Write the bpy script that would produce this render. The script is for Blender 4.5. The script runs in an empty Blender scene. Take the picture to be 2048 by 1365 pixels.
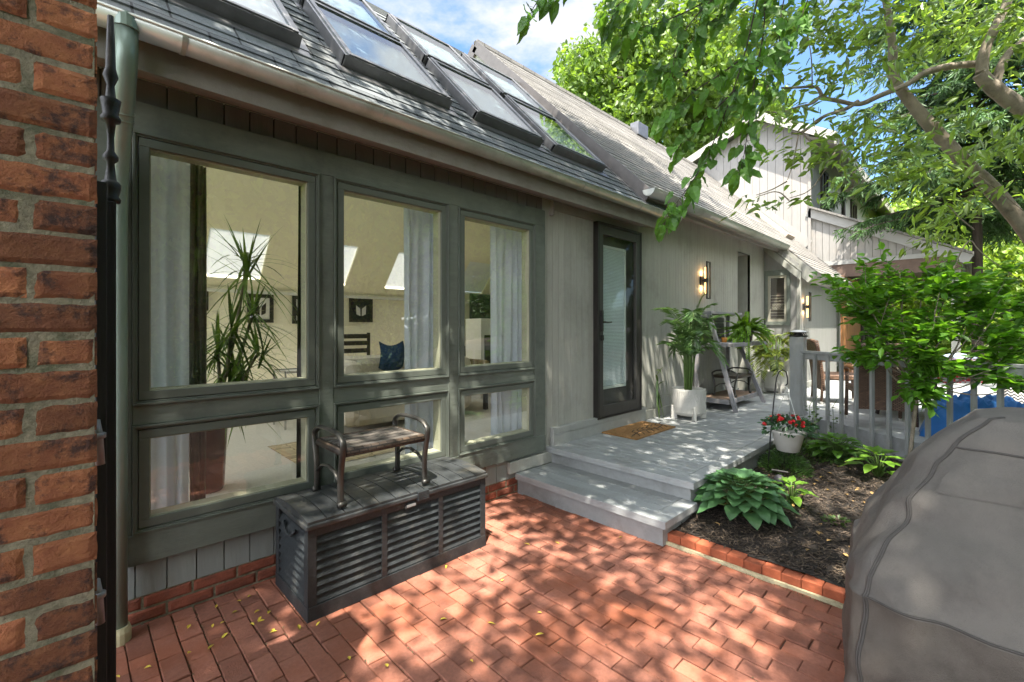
import bpy, math, random
import numpy as np
from mathutils import Vector, Matrix, noise as mnoise
random.seed(7); rng = np.random.default_rng(11)
S = bpy.context.scene
COL = S.collection
R = math.radians
# ------------------------------------------------------------------ camera
FPX, TH, CH, D = 910.2, R(45.87), 1.5, 2.95          # focal in px of 2048, heading, eye height, distance to the house wall
cam_d = bpy.data.cameras.new("camera"); cam = bpy.data.objects.new("camera", cam_d); COL.objects.link(cam)
cam.location = (0, 0, CH); cam.rotation_euler = (R(90), 0, TH - R(90))
cam_d.sensor_width = 36; cam_d.lens = FPX / 2048 * 36; cam_d.shift_y = -26.5 / 2048
cam_d.clip_start = .02; cam_d.clip_end = 600
S.camera = cam
# ------------------------------------------------------------------ light
SUN = Vector((-.34, -.27, 1)).normalized()
sl = bpy.data.lights.new("sun", 'SUN'); sl.energy = 3.3; sl.angle = R(.53); sl.color = (1, .93, .82)
so = bpy.data.objects.new("sun", sl); COL.objects.link(so); so.location = (-4, -4, 12)
so.rotation_euler = (-SUN).to_track_quat('-Z', 'Y').to_euler()
W = bpy.data.worlds.new("World"); S.world = W; W.use_nodes = True
nt = W.node_tree; nt.nodes.clear()
wo = nt.nodes.new('ShaderNodeOutputWorld'); bg = nt.nodes.new('ShaderNodeBackground')
sky = nt.nodes.new('ShaderNodeTexSky'); sky.sky_type = 'NISHITA'; sky.sun_disc = False
sky.sun_elevation = math.asin(SUN.z); sky.sun_rotation = math.atan2(SUN.x, SUN.y)
sky.air_density = 1.0; sky.dust_density = .6; sky.ozone_density = 1.5
tc = nt.nodes.new('ShaderNodeTexCoord'); mp = nt.nodes.new('ShaderNodeMapping')
mp.inputs['Scale'].default_value = (1, 1, 2.2); mp.inputs['Location'].default_value = (.35, .1, .2)
cn = nt.nodes.new('ShaderNodeTexNoise'); cn.inputs['Scale'].default_value = 2.1; cn.inputs['Detail'].default_value = 9; cn.inputs['Roughness'].default_value = .58
cr = nt.nodes.new('ShaderNodeValToRGB'); cr.color_ramp.elements[0].position = .50; cr.color_ramp.elements[1].position = .60
mx = nt.nodes.new('ShaderNodeMixRGB'); mx.inputs['Color2'].default_value = (2.5, 2.55, 2.7, 1)
nt.links.new(tc.outputs['Generated'], mp.inputs['Vector']); nt.links.new(mp.outputs[0], cn.inputs['Vector'])
dp = nt.nodes.new('ShaderNodeVectorMath'); dp.operation = 'DOT_PRODUCT'; dp.inputs[1].default_value = Vector((.38,.38,.85)).normalized()
nt.links.new(tc.outputs['Generated'], dp.inputs[0])
m1 = nt.nodes.new('ShaderNodeMapRange'); m1.inputs['From Min'].default_value = .86; m1.inputs['From Max'].default_value = 1; m1.inputs['To Min'].default_value = -.03; m1.inputs['To Max'].default_value = .19
nt.links.new(dp.outputs['Value'], m1.inputs['Value']); ad0 = nt.nodes.new('ShaderNodeMath'); ad0.operation = 'ADD'
nt.links.new(cn.outputs['Fac'], ad0.inputs[0]); nt.links.new(m1.outputs[0], ad0.inputs[1]); nt.links.new(ad0.outputs[0], cr.inputs['Fac']); nt.links.new(cr.outputs[0], mx.inputs['Fac'])
dk_ = nt.nodes.new('ShaderNodeVectorMath'); dk_.operation = 'MULTIPLY'; dk_.inputs[1].default_value = (.36, .43, .50)   # deep clear blue
nt.links.new(sky.outputs[0], dk_.inputs[0]); nt.links.new(dk_.outputs[0], mx.inputs['Color1'])
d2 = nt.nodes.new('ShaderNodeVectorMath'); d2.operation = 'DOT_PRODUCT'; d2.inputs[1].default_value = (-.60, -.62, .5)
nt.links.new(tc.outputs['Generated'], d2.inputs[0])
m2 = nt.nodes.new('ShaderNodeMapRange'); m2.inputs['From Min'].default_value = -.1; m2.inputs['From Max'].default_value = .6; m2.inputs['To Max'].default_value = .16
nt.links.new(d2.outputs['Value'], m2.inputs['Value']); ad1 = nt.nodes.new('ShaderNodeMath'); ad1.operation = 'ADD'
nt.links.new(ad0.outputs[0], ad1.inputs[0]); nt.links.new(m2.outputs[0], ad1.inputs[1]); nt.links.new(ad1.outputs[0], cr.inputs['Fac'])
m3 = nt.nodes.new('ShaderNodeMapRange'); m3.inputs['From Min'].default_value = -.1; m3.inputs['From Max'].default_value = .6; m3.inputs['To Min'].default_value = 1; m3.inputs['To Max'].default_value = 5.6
nt.links.new(d2.outputs['Value'], m3.inputs['Value'])      # unseen cloud bank behind the camera, thickened and brightened to add fill light
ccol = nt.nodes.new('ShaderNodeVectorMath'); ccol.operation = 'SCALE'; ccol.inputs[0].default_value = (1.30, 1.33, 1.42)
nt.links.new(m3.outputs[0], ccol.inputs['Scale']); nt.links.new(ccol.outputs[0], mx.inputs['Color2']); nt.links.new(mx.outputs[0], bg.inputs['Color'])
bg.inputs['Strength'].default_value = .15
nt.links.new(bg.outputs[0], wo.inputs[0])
S.view_settings.view_transform = 'Standard'; S.view_settings.look = 'None'; S.view_settings.gamma = 1
S.view_settings.exposure = 2.45
S.render.engine = 'CYCLES'
cy = S.cycles
cy.max_bounces = 9; cy.diffuse_bounces = 5; cy.glossy_bounces = 4; cy.transmission_bounces = 6; cy.transparent_max_bounces = 12
cy.sample_clamp_indirect = 6; cy.use_denoising = True; cy.caustics_reflective = False; cy.caustics_refractive = False
# ------------------------------------------------------------------ photo <-> world helpers (every use gives its own real distance)
def comp(u):
    w = u - 1024; return FPX*math.cos(TH) + w*math.sin(TH), FPX*math.sin(TH) - w*math.cos(TH)
def atY(u, v, Y):
    a, b = comp(u); t = Y/b; return Vector((a*t, Y, CH + (656-v)*t))
def atX(u, v, X):
    a, b = comp(u); t = X/a; return Vector((X, b*t, CH + (656-v)*t))
def atZ(u, v, z):
    a, b = comp(u); t = (z-CH)/(656-v); return Vector((a*t, b*t, z))
def at(u, v, d):
    a, b = comp(u); t = d/FPX; return Vector((a*t, b*t, CH + (656-v)*t))
def wx(u, Y=D): return atY(u, 0, Y).x
# ------------------------------------------------------------------ mesh builder
def perp(d):
    d = Vector(d).normalized(); a = Vector((0,0,1)) if abs(d.z) < .9 else Vector((1,0,0))
    x = d.cross(a).normalized(); return x, d.cross(x).normalized()
class MB:
    def __init__(s): s.v = []; s.f = []; s.var = []; s.arr = []
    def add(s, vs, fs, var=None):
        n = len(s.v); s.v += [tuple(p) for p in vs]; s.f += [tuple(i+n for i in f) for f in fs]
        q = random.random() if var is None else var; s.var += [q]*len(fs); return s
    def box(s, x0, x1, y0, y1, z0, z1, var=None):
        return s.add([(x0,y0,z0),(x1,y0,z0),(x1,y1,z0),(x0,y1,z0),(x0,y0,z1),(x1,y0,z1),(x1,y1,z1),(x0,y1,z1)],
                     [(0,3,2,1),(4,5,6,7),(0,1,5,4),(1,2,6,5),(2,3,7,6),(3,0,4,7)], var)
    def obox(s, c, ax, ay, az, var=None):      # centre and three half-axis vectors
        c, ax, ay, az = map(Vector, (c, ax, ay, az)); vs = []
        for k in (-1, 1):
            for i, j in ((-1,-1),(1,-1),(1,1),(-1,1)): vs.append(c + ax*i + ay*j + az*k)
        return s.add(vs, [(0,3,2,1),(4,5,6,7),(0,1,5,4),(1,2,6,5),(2,3,7,6),(3,0,4,7)], var)
    def bar(s, a, b, w, h, up=(0,0,1), var=None):   # a rectangular bar from a to b
        a, b = Vector(a), Vector(b); d = (b-a); L = d.length; d.normalize(); up = Vector(up)
        x = d.cross(up); x = perp(d)[0] if x.length < 1e-4 else x.normalized(); y = x.cross(d)
        return s.obox((a+b)/2, x*w/2, d*L/2, y*h/2, var)
    def chbox(s, x0, x1, y0, y1, z0, z1, c=.003, var=None, tilt=(0,0)):   # box with chamfered top
        t = lambda x, y, z: (x, y, z + (x-x0)*tilt[0] + (y-y0)*tilt[1])
        return s.add([(x0,y0,z0),(x1,y0,z0),(x1,y1,z0),(x0,y1,z0), t(x0,y0,z1-c),t(x1,y0,z1-c),t(x1,y1,z1-c),t(x0,y1,z1-c),
                      t(x0+c,y0+c,z1),t(x1-c,y0+c,z1),t(x1-c,y1-c,z1),t(x0+c,y1-c,z1)],
                     [(0,1,5,4),(1,2,6,5),(2,3,7,6),(3,0,4,7),(4,5,9,8),(5,6,10,9),(6,7,11,10),(7,4,8,11),(8,9,10,11)], var)
    def quad(s, a, b, c, d, var=None): return s.add([a,b,c,d], [(0,1,2,3)], var)
    def prism(s, poly, off, var=None):          # polygon (list of 3d points) extruded by off
        n = len(poly); off = Vector(off); vs = [Vector(p) for p in poly] + [Vector(p)+off for p in poly]
        return s.add(vs, [tuple(range(n))[::-1], tuple(range(n, 2*n))] + [(i, (i+1)%n, n+(i+1)%n, n+i) for i in range(n)], var)
    def tube(s, pts, r, n=8, var=None, cap=True, flat=1.0):
        pts = [Vector(p) for p in pts]; m = len(pts)
        rs = r if isinstance(r, (list, tuple)) else [r]*m
        vs = []; x0 = None
        for i, p in enumerate(pts):
            d = (pts[min(i+1,m-1)] - pts[max(i-1,0)])
            if d.length < 1e-9: d = Vector((0,0,1))
            d.normalize()
            if x0 is None: x0 = perp(d)[0]
            else:
                x0 = (x0 - d*x0.dot(d)); x0 = x0.normalized() if x0.length > 1e-6 else perp(d)[0]
            y0 = d.cross(x0)
            for k in range(n):
                a = 2*math.pi*k/n; vs.append(p + x0*rs[i]*math.cos(a) + y0*rs[i]*flat*math.sin(a))
        fs = [(i*n+k, i*n+(k+1)%n, (i+1)*n+(k+1)%n, (i+1)*n+k) for i in range(m-1) for k in range(n)]
        if cap: fs += [tuple(range(n))[::-1], tuple((m-1)*n+k for k in range(n))]
        return s.add(vs, fs, var)
    def lathe(s, c, prof, n=24, var=None, cap=True):     # prof: (r, z) pairs
        c = Vector(c); vs = []
        for r, z in prof:
            for k in range(n):
                a = 2*math.pi*k/n; vs.append(c + Vector((r*math.cos(a), r*math.sin(a), z)))
        m = len(prof)
        fs = [(i*n+k, i*n+(k+1)%n, (i+1)*n+(k+1)%n, (i+1)*n+k) for i in range(m-1) for k in range(n)]
        if cap: fs += [tuple(range(n))[::-1], tuple((m-1)*n+k for k in range(n))]
        return s.add(vs, fs, var)
    def grid(s, fn, nu, nv, var=None):
        vs = [fn(i/nu, j/nv) for j in range(nv+1) for i in range(nu+1)]
        return s.add(vs, [(j*(nu+1)+i, j*(nu+1)+i+1, (j+1)*(nu+1)+i+1, (j+1)*(nu+1)+i) for j in range(nv) for i in range(nu)], var)
    def arrays(s, V, F, var):                # V (n,3), F (m,4)
        s.arr.append((np.asarray(V, np.float32), np.asarray(F, np.int32), np.asarray(var, np.float32))); return s
    def build(s, name, mat, parent=None, smooth=False, bevel=0, auto=None):
        off = Vector(parent.get('_o', (0,0,0))) if parent is not None else Vector((0,0,0))
        V = []; loops = []; starts = []; tot = []; var = []; base = 0; lp = 0
        if s.v:
            V.append(np.array(s.v, np.float32)); base = len(s.v)
            L = [i for f in s.f for i in f]; loops.append(np.array(L, np.int32))
            t = np.array([len(f) for f in s.f], np.int32); tot.append(t); var.append(np.array(s.var, np.float32))
        for a, f, q in s.arr:
            V.append(a); loops.append((f+base).ravel()); tot.append(np.full(len(f), f.shape[1], np.int32)); var.append(q); base += len(a)
        V = np.concatenate(V) - np.array(off, np.float32); loops = np.concatenate(loops); tot = np.concatenate(tot); var = np.concatenate(var)
        starts = np.concatenate([[0], np.cumsum(tot)[:-1]]).astype(np.int32)
        me = bpy.data.meshes.new(name)
        me.vertices.add(len(V)); me.vertices.foreach_set('co', V.ravel())
        me.loops.add(len(loops)); me.loops.foreach_set('vertex_index', loops.astype(np.int32))
        me.polygons.add(len(tot)); me.polygons.foreach_set('loop_start', starts); me.polygons.foreach_set('loop_total', tot)
        me.polygons.foreach_set('use_smooth', np.full(len(tot), bool(smooth)))
        at_ = me.attributes.new('var', 'FLOAT', 'FACE'); at_.data.foreach_set('value', var)
        me.update(calc_edges=True); me.validate()
        me.materials.append(mat)
        o = bpy.data.objects.new(name, me); COL.objects.link(o)
        if parent is not None: o.parent = parent
        o['_o'] = tuple(off)
        if bevel:
            b = o.modifiers.new('bevel', 'BEVEL'); b.width = bevel; b.segments = 2; b.limit_method = 'ANGLE'; b.angle_limit = R(40)
        return o
def tag(o, label=None, cat=None, group=None, kind=None):
    if label: o['label'] = label
    if cat: o['category'] = cat
    if group: o['group'] = group
    if kind: o['kind'] = kind
    return o
def thing(name, label, cat, loc=(0,0,0), group=None):
    o = bpy.data.objects.new(name, None); COL.objects.link(o); o.location = loc; o['_o'] = tuple(loc); o.empty_display_size = .1
    return tag(o, label, cat, group)
def copy_tree(o, parent=None):
    c = o.copy(); COL.objects.link(c); c.parent = parent
    for ch in list(o.children): copy_tree(ch, c)
    return c
# ------------------------------------------------------------------ materials
def mat(name, col, rough=.7, amt=.15, scale=8, stretch=(1,1,1), bump=0, bscale=None, var=0, metal=0, dirt=None, dscale=1.5, transl=0, tcol=(1.9,1.75,.7), spec=.5, hue=None, detail=6, bstretch=None, coat=0, dthr=(.5,.7)):
    m = bpy.data.materials.new(name); m.use_nodes = True; n = m.node_tree.nodes; l = m.node_tree.links
    b = n['Principled BSDF']; b.inputs['Roughness'].default_value = rough; b.inputs['Metallic'].default_value = metal
    b.inputs['Specular IOR Level'].default_value = spec
    if coat: b.inputs['Coat Weight'].default_value = coat
    t = n.new('ShaderNodeTexCoord'); mpn = n.new('ShaderNodeMapping'); mpn.inputs['Scale'].default_value = stretch
    l.new(t.outputs['Object'], mpn.inputs['Vector'])
    nz = n.new('ShaderNodeTexNoise'); nz.inputs['Scale'].default_value = scale; nz.inputs['Detail'].default_value = detail; nz.inputs['Roughness'].default_value = .65
    l.new(mpn.outputs[0], nz.inputs['Vector'])
    rp = n.new('ShaderNodeValToRGB'); rp.color_ramp.elements[0].position = .3; rp.color_ramp.elements[1].position = .7
    lo = [max(0, c*(1-amt)) for c in col]; hi = [min(1, c*(1+amt)) for c in col]
    if hue: hi = [min(1, c) for c in hue]; lo = list(col)
    rp.color_ramp.elements[0].color = (*lo, 1); rp.color_ramp.elements[1].color = (*hi, 1)
    l.new(nz.outputs['Fac'], rp.inputs['Fac']); out = rp.outputs[0]
    if dirt:
        nd = n.new('ShaderNodeTexNoise'); nd.inputs['Scale'].default_value = dscale; nd.inputs['Detail'].default_value = 7; nd.inputs['Roughness'].default_value = .7
        l.new(t.outputs['Object'], nd.inputs['Vector'])
        rd = n.new('ShaderNodeMapRange'); rd.inputs['From Min'].default_value = dthr[0]; rd.inputs['From Max'].default_value = dthr[1]
        l.new(nd.outputs['Fac'], rd.inputs['Value'])
        md = n.new('ShaderNodeMixRGB'); md.inputs['Color2'].default_value = (*dirt, 1); l.new(rd.outputs[0], md.inputs['Fac']); l.new(out, md.inputs['Color1']); out = md.outputs[0]
    if var:
        a = n.new('ShaderNodeAttribute'); a.attribute_name = 'var'
        mr = n.new('ShaderNodeMapRange'); mr.inputs['To Min'].default_value = 1-var; mr.inputs['To Max'].default_value = 1+var
        l.new(a.outputs['Fac'], mr.inputs['Value'])
        mm = n.new('ShaderNodeVectorMath'); mm.operation = 'SCALE'; l.new(out, mm.inputs[0]); l.new(mr.outputs[0], mm.inputs['Scale']); out = mm.outputs[0]
    l.new(out, b.inputs['Base Color'])
    if bump:
        nb = n.new('ShaderNodeTexNoise'); nb.inputs['Scale'].default_value = bscale or scale*4; nb.inputs['Detail'].default_value = 8; nb.inputs['Roughness'].default_value = .7
        if bstretch:
            mb_ = n.new('ShaderNodeMapping'); mb_.inputs['Scale'].default_value = bstretch; l.new(t.outputs['Object'], mb_.inputs['Vector']); l.new(mb_.outputs[0], nb.inputs['Vector'])
        else: l.new(mpn.outputs[0], nb.inputs['Vector'])
        bn = n.new('ShaderNodeBump'); bn.inputs['Strength'].default_value = bump; bn.inputs['Distance'].default_value = .01
        l.new(nb.outputs['Fac'], bn.inputs['Height']); l.new(bn.outputs[0], b.inputs['Normal'])
    if transl:
        tr = n.new('ShaderNodeBsdfTranslucent'); mxs = n.new('ShaderNodeMixShader'); mxs.inputs[0].default_value = transl
        sc = n.new('ShaderNodeVectorMath'); sc.operation = 'MULTIPLY'; sc.inputs[1].default_value = tcol
        l.new(out, sc.inputs[0]); l.new(sc.outputs[0], tr.inputs['Color'])
        l.new(b.outputs[0], mxs.inputs[1]); l.new(tr.outputs[0], mxs.inputs[2]); l.new(mxs.outputs[0], n['Material Output'].inputs['Surface'])
    return m
def brickish(name, col, rows, sx, sy, axes='XY', mortar=(.05,.05,.05), ms=.01, tab=.3, **k):
    """mat() with a brick texture that darkens the joints: shingle tabs, wicker weave, woven cloth"""
    m = mat(name, col, **k); n = m.node_tree.nodes; l = m.node_tree.links; b = n['Principled BSDF']
    t = n.new('ShaderNodeTexCoord'); sp = n.new('ShaderNodeSeparateXYZ'); cb = n.new('ShaderNodeCombineXYZ')
    l.new(t.outputs['Object'], sp.inputs[0])
    for i, (a, s_) in enumerate(zip(axes, (sx, sy))):
        ml = n.new('ShaderNodeMath'); ml.operation = 'MULTIPLY'; ml.inputs[1].default_value = s_; l.new(sp.outputs[a], ml.inputs[0]); l.new(ml.outputs[0], cb.inputs[i])
    br = n.new('ShaderNodeTexBrick'); br.inputs['Scale'].default_value = 1; br.inputs['Brick Width'].default_value = rows[0]; br.inputs['Row Height'].default_value = rows[1]
    br.inputs['Mortar Size'].default_value = ms; br.inputs['Mortar Smooth'].default_value = .2; br.inputs['Bias'].default_value = 0
    br.inputs['Color1'].default_value = (1-tab,)*3+(1,); br.inputs['Color2'].default_value = (1+tab,)*3+(1,); br.inputs['Mortar'].default_value = (*mortar, 1)
    l.new(cb.outputs[0], br.inputs['Vector'])
    src = b.inputs['Base Color'].links[0].from_socket
    mu = n.new('ShaderNodeVectorMath'); mu.operation = 'MULTIPLY'; l.new(src, mu.inputs[0]); l.new(br.outputs['Color'], mu.inputs[1]); l.new(mu.outputs[0], b.inputs['Base Color'])
    return m, br
def glassmat(name, ior=1.55, tint=(1,1,1), rough=0.0):
    m = bpy.data.materials.new(name); m.use_nodes = True; n = m.node_tree.nodes; l = m.node_tree.links; n.remove(n['Principled BSDF'])
    t = n.new('ShaderNodeBsdfTransparent'); t.inputs[0].default_value = (*tint, 1); g = n.new('ShaderNodeBsdfGlossy'); g.inputs['Roughness'].default_value = rough
    g.inputs['Color'].default_value = (1,1,1,1)
    lw = n.new('ShaderNodeFresnel'); lw.inputs['IOR'].default_value = ior
    ge = n.new('ShaderNodeNewGeometry'); mi = n.new('ShaderNodeMath'); mi.operation = 'MULTIPLY'; iv = n.new('ShaderNodeMath'); iv.operation = 'SUBTRACT'; iv.inputs[0].default_value = 1
    l.new(ge.outputs['Backfacing'], iv.inputs[1]); l.new(iv.outputs[0], mi.inputs[0]); l.new(lw.outputs[0], mi.inputs[1])
    x = n.new('ShaderNodeMixShader'); l.new(mi.outputs[0], x.inputs[0]); l.new(t.outputs[0], x.inputs[1]); l.new(g.outputs[0], x.inputs[2]); l.new(x.outputs[0], n['Material Output'].inputs['Surface'])
    return m
def emit(name, col, st):
    m = bpy.data.materials.new(name); m.use_nodes = True; n = m.node_tree.nodes; b = n['Principled BSDF']
    b.inputs['Emission Color'].default_value = (*col, 1); b.inputs['Emission Strength'].default_value = st; b.inputs['Base Color'].default_value = (*col, 1); return m
m_siding = mat('siding_paint', (.355,.355,.315), .75, .09, 30, (1,1,.12), .5, 60, var=.06, dirt=(.27,.27,.235), dscale=1.6, bstretch=(1,1,.05))
m_siding2 = mat('pale_siding', (.28,.27,.255), .8, .07, 25, (1,1,.15), .4, 60, var=.06, dirt=(.36,.32,.28), dscale=1.3, bstretch=(1,1,.06))
m_trimg = mat('green_grey_trim', (.14,.16,.135), .6, .12, 20, (.3,1,1), .35, 45, dirt=(.085,.1,.085), dscale=2.5, bstretch=(.15,1,1))
m_sash = mat('sash_paint', (.115,.132,.112), .45, .06, 20, bump=.08, bscale=90)
m_sidelow = mat('grey_green_siding', (.26,.285,.27), .75, .06, 25, (1,1,.2), .35, 60, var=.04, bstretch=(1,1,.08))
m_eave = mat('eave_paint', (.27,.26,.24), .8, .1, 12, bump=.3, bscale=70, dirt=(.19,.17,.15), dscale=3)
m_dkside = mat('brown_grey_siding', (.155,.14,.135), .8, .1, 20, (1,1,.2), .3, 60, var=.05, bstretch=(1,1,.06))
m_groove = mat('groove_shadow', (.13,.13,.115), .9, .05)
m_metal = mat('zinc_gutter', (.46,.48,.44), .42, .12, 4, (.4,1,1), .06, 9, metal=.55, dirt=(.27,.28,.23), dscale=2.2, dthr=(.52,.72))
m_pipe = mat('green_grey_downspout', (.25,.32,.28), .4, .15, 6, (1,1,.3), .1, 25, metal=.35, dirt=(.24,.15,.09), dscale=4, dthr=(.63,.72))
m_clay = mat('yellow_clay', (.55,.5,.3), .8, .15, 20)
m_black = mat('black_iron', (.02,.019,.018), .5, .4, 30, bump=.25, bscale=60, dirt=(.07,.035,.02), dscale=6, dthr=(.58,.75))
m_blackwood = mat('black_weathered_wood', (.022,.022,.021), .65, .4, 22, (1,1,.1), .5, 50, bstretch=(1,1,.06))
m_brick = mat('old_brick', (.21,.068,.032), .95, .3, 26, bump=1.0, bscale=190, var=.38, dirt=(.07,.032,.022), dscale=22, dthr=(.5,.62), hue=(.34,.135,.055), detail=12)
m_brick2 = mat('base_brick', (.27,.08,.045), .9, .3, 22, bump=.5, bscale=95, var=.25, dirt=(.12,.05,.035), dscale=9, dthr=(.5,.7))
m_mortar = mat('mortar', (.26,.235,.16), .95, .35, 60, bump=1, bscale=160, dirt=(.11,.12,.07), dscale=14, dthr=(.48,.66))
m_paver = mat('paver_brick', (.30,.12,.078), .88, .2, 55, bump=.6, bscale=170, var=.30, dirt=(.26,.078,.035), dscale=1.1, dthr=(.45,.65))
m_sand = mat('joint_sand', (.08,.04,.025), .95, .4, 60)
m_deck = mat('deck_paint', (.31,.325,.325), .6, .09, 14, (1,.2,1), .3, 60, var=.07, dirt=(.24,.245,.235), dscale=3.5, bstretch=(1,.08,1))
m_deckrim = mat('deck_rim_paint', (.27,.28,.275), .6, .1, 14, bump=.2, bscale=40, dirt=(.2,.2,.19), dscale=4)
m_rail = mat('railing_paint', (.26,.27,.26), .6, .1, 20, (1,1,.3), .2, 50, dirt=(.25,.25,.22), dscale=6)
m_mulch = mat('mulch', (.022,.017,.013), .95, .6, 40, bump=1, bscale=60, dirt=(.05,.037,.026), dscale=7)
m_chip = mat('mulch_chips', (.035,.027,.022), .9, .5, 30, var=.8, hue=(.10,.072,.048), dirt=(.17,.125,.08), dscale=3, dthr=(.55,.75))
m_soil = mat('soil', (.05,.035,.02), .95, .4, 40, bump=.8, bscale=60)
m_lawn = mat('lawn', (.05,.10,.02), .95, .4, 6, bump=.8, bscale=90)
m_cream = mat('cream_wall', (.86,.80,.62), .9, .02, 3)
m_carpet = mat('carpet', (.58,.55,.48), .95, .1, 60, bump=.3, bscale=200)
m_white = mat('white_paint', (.72,.70,.64), .5, .03, 8, bump=.08, bscale=40)
m_pot = mat('white_pot', (.55,.535,.49), .6, .05, 12, bump=.1, bscale=60)
m_curt = mat('curtain_cloth', (.66,.71,.80), .85, .04, 30, transl=.3, tcol=(1,1,1))
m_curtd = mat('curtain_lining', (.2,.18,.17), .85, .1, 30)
m_wicker, _ = brickish('wicker_weave', (.26,.155,.10), (.035,.014), 1, 1, 'YZ', (.18,.16,.15), .004, .35, rough=.5, amt=.25, scale=40, bump=.6, bscale=120)
m_wickerd, _ = brickish('dark_wicker', (.06,.055,.055), (.035,.014), 1, 1, 'YZ', (.3,.3,.3), .004, .35, rough=.5, amt=.25, scale=40, bump=.6, bscale=120)
m_wickb, _ = brickish('bench_wicker', (.075,.052,.036), (.05,.016), 1, 1, 'XZ', (.2,.2,.2), .004, .4, rough=.5, amt=.3, scale=40, bump=.6, bscale=120)
m_bronze = mat('bronze_frame', (.035,.032,.029), .42, .25, 14, (1,1,.2), .1, 40, metal=.5)
m_doorfr = mat('door_frame_brown', (.06,.056,.05), .45, .12, 20, (1,1,.1), .1, 30, metal=.2)
m_doord = mat('door_slab', (.075,.068,.06), .5, .1, 20, bump=.05)
m_box = mat('deck_box_plastic', (.020,.025,.028), .55, .3, 40, bump=.5, bscale=110, dirt=(.06,.056,.048), dscale=5, dthr=(.55,.75))
m_boxlid = mat('deck_box_lid', (.036,.040,.042), .45, .25, 14, (1,.5,1), .3, 60, dirt=(.13,.12,.095), dscale=3.2, dthr=(.5,.75))
m_benchmet = mat('bench_metal', (.07,.068,.062), .38, .3, 12, bump=.12, bscale=40, metal=.65, dirt=(.14,.13,.11), dscale=8, dthr=(.55,.72))
m_benchslat = mat('bench_slat', (.10,.09,.08), .5, .3, 25, (.2,1,1), .25, 60, dirt=(.25,.22,.18), dscale=9, metal=.2)
m_greywood = mat('grey_painted_wood', (.22,.22,.235), .65, .15, 20, bump=.25, bscale=50, dirt=(.3,.27,.25), dscale=5)
m_brownwood = mat('brown_shelf_wood', (.25,.17,.12), .7, .2, 15, (.2,1,1), .2, 50)
m_coir = mat('coir_mat', (.32,.17,.06), .95, .25, 60, bump=1, bscale=220)
m_matdark = mat('mat_print', (.06,.04,.025), .95, .2, 60, bump=1, bscale=220)
m_cover = mat('cover_cloth', (.118,.109,.098), .88, .22, 2.6, bump=.6, bscale=230, dirt=(.15,.137,.122), dscale=4.5, dthr=(.42,.62), detail=10)
m_piping = mat('cover_piping', (.055,.05,.045), .7, .2, 30)
m_blue = mat('blue_tarp', (.012,.13,.40), .6, .15, 5, bump=.3, bscale=30)
m_navy = mat('navy_cushion', (.02,.05,.12), .85, .2, 10)
m_sofa = mat('sofa_cloth', (.62,.56,.46), .9, .08, 20)
m_dark = mat('dark_brown', (.03,.022,.018), .5, .2, 10)
m_porchwood = mat('warm_cedar', (.36,.15,.05), .6, .25, 9, (1,1,.15), .2, 40, var=.15)
m_beam = mat('porch_brown_beam', (.13,.085,.065), .7, .15, 9)
m_leaf_near = mat('leaf_near_birch', (.095,.22,.035), .45, .3, 12, var=.4, transl=.35)
m_leaf_mag = mat('leaf_magnolia', (.16,.26,.055), .36, .4, 6, var=.5, transl=.45)
m_leaf_maple = mat('leaf_maple', (.125,.2,.035), .5, .3, .5, var=.4, transl=.45, tcol=(1.5,1.5,.6))
m_leaf_con = mat('conifer_needles', (.06,.125,.04), .6, .35, 2, var=.5, transl=.25)
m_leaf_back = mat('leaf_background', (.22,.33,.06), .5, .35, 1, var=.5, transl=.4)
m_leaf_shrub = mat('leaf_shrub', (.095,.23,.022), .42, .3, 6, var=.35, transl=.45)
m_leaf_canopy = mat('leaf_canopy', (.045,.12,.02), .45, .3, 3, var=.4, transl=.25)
m_palm = mat('palm_leaf', (.085,.17,.05), .42, .3, 8, var=.35, transl=.3)
m_palmy = mat('palm_leaf_yellow', (.17,.22,.04), .42, .3, 8, var=.35, transl=.35)
m_fern = mat('fern_leaf', (.13,.26,.02), .5, .3, 8, var=.35, transl=.4)
m_drac = mat('dracaena_leaf', (.10,.17,.05), .4, .35, 8, var=.5, transl=.4)
m_hosta = mat('hosta_leaf', (.075,.175,.065), .42, .2, 9, var=.25, transl=.22, bump=.2, bscale=30)
m_hostay = mat('lime_leaf', (.14,.28,.03), .42, .2, 9, var=.25, transl=.35)
m_ground = mat('groundcover_leaf', (.065,.12,.03), .5, .3, 8, var=.5, transl=.25)
m_stem = mat('green_stem', (.10,.17,.04), .5, .2, 10)
m_bark = mat('grey_bark', (.27,.225,.17), .85, .3, 10, (1,1,.5), .7, 35, dirt=(.11,.09,.065), dscale=5)
m_barkd = mat('dark_bark', (.06,.045,.035), .9, .3, 10, (1,1,.3), .7, 35)
m_red = mat('red_petals', (.55,.012,.02), .5, .25, 30, var=.3, transl=.15)
m_yleaf = mat('fallen_yellow', (.55,.42,.05), .6, .3, 30, var=.4)
m_terra = mat('terracotta', (.32,.12,.06), .8, .2, 10)
m_roofA, brA = brickish('shingle_slate', (.13,.145,.155), (.30,.28), 1, 1.443, 'XY', (.25,.25,.25), .006, .22, rough=.9, amt=.2, scale=60, bump=.5, bscale=180, dirt=(.17,.165,.155), dscale=1.7)
m_roofB, brB = brickish('shingle_grey', (.20,.19,.175), (.30,.28), 1, 1.414, 'XY', (.3,.3,.3), .006, .15, rough=.9, amt=.2, scale=60, bump=.5, bscale=180, dirt=(.18,.175,.17), dscale=.8)
m_skyfr = mat('skylight_frame', (.17,.17,.175), .4, .2, 10, bump=.05, metal=.6)
m_glass = glassmat('window_glass', 2.5, (.97,.98,.95))
m_storm = glassmat('door_glass', 1.3, (.95,.97,.96))
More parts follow.
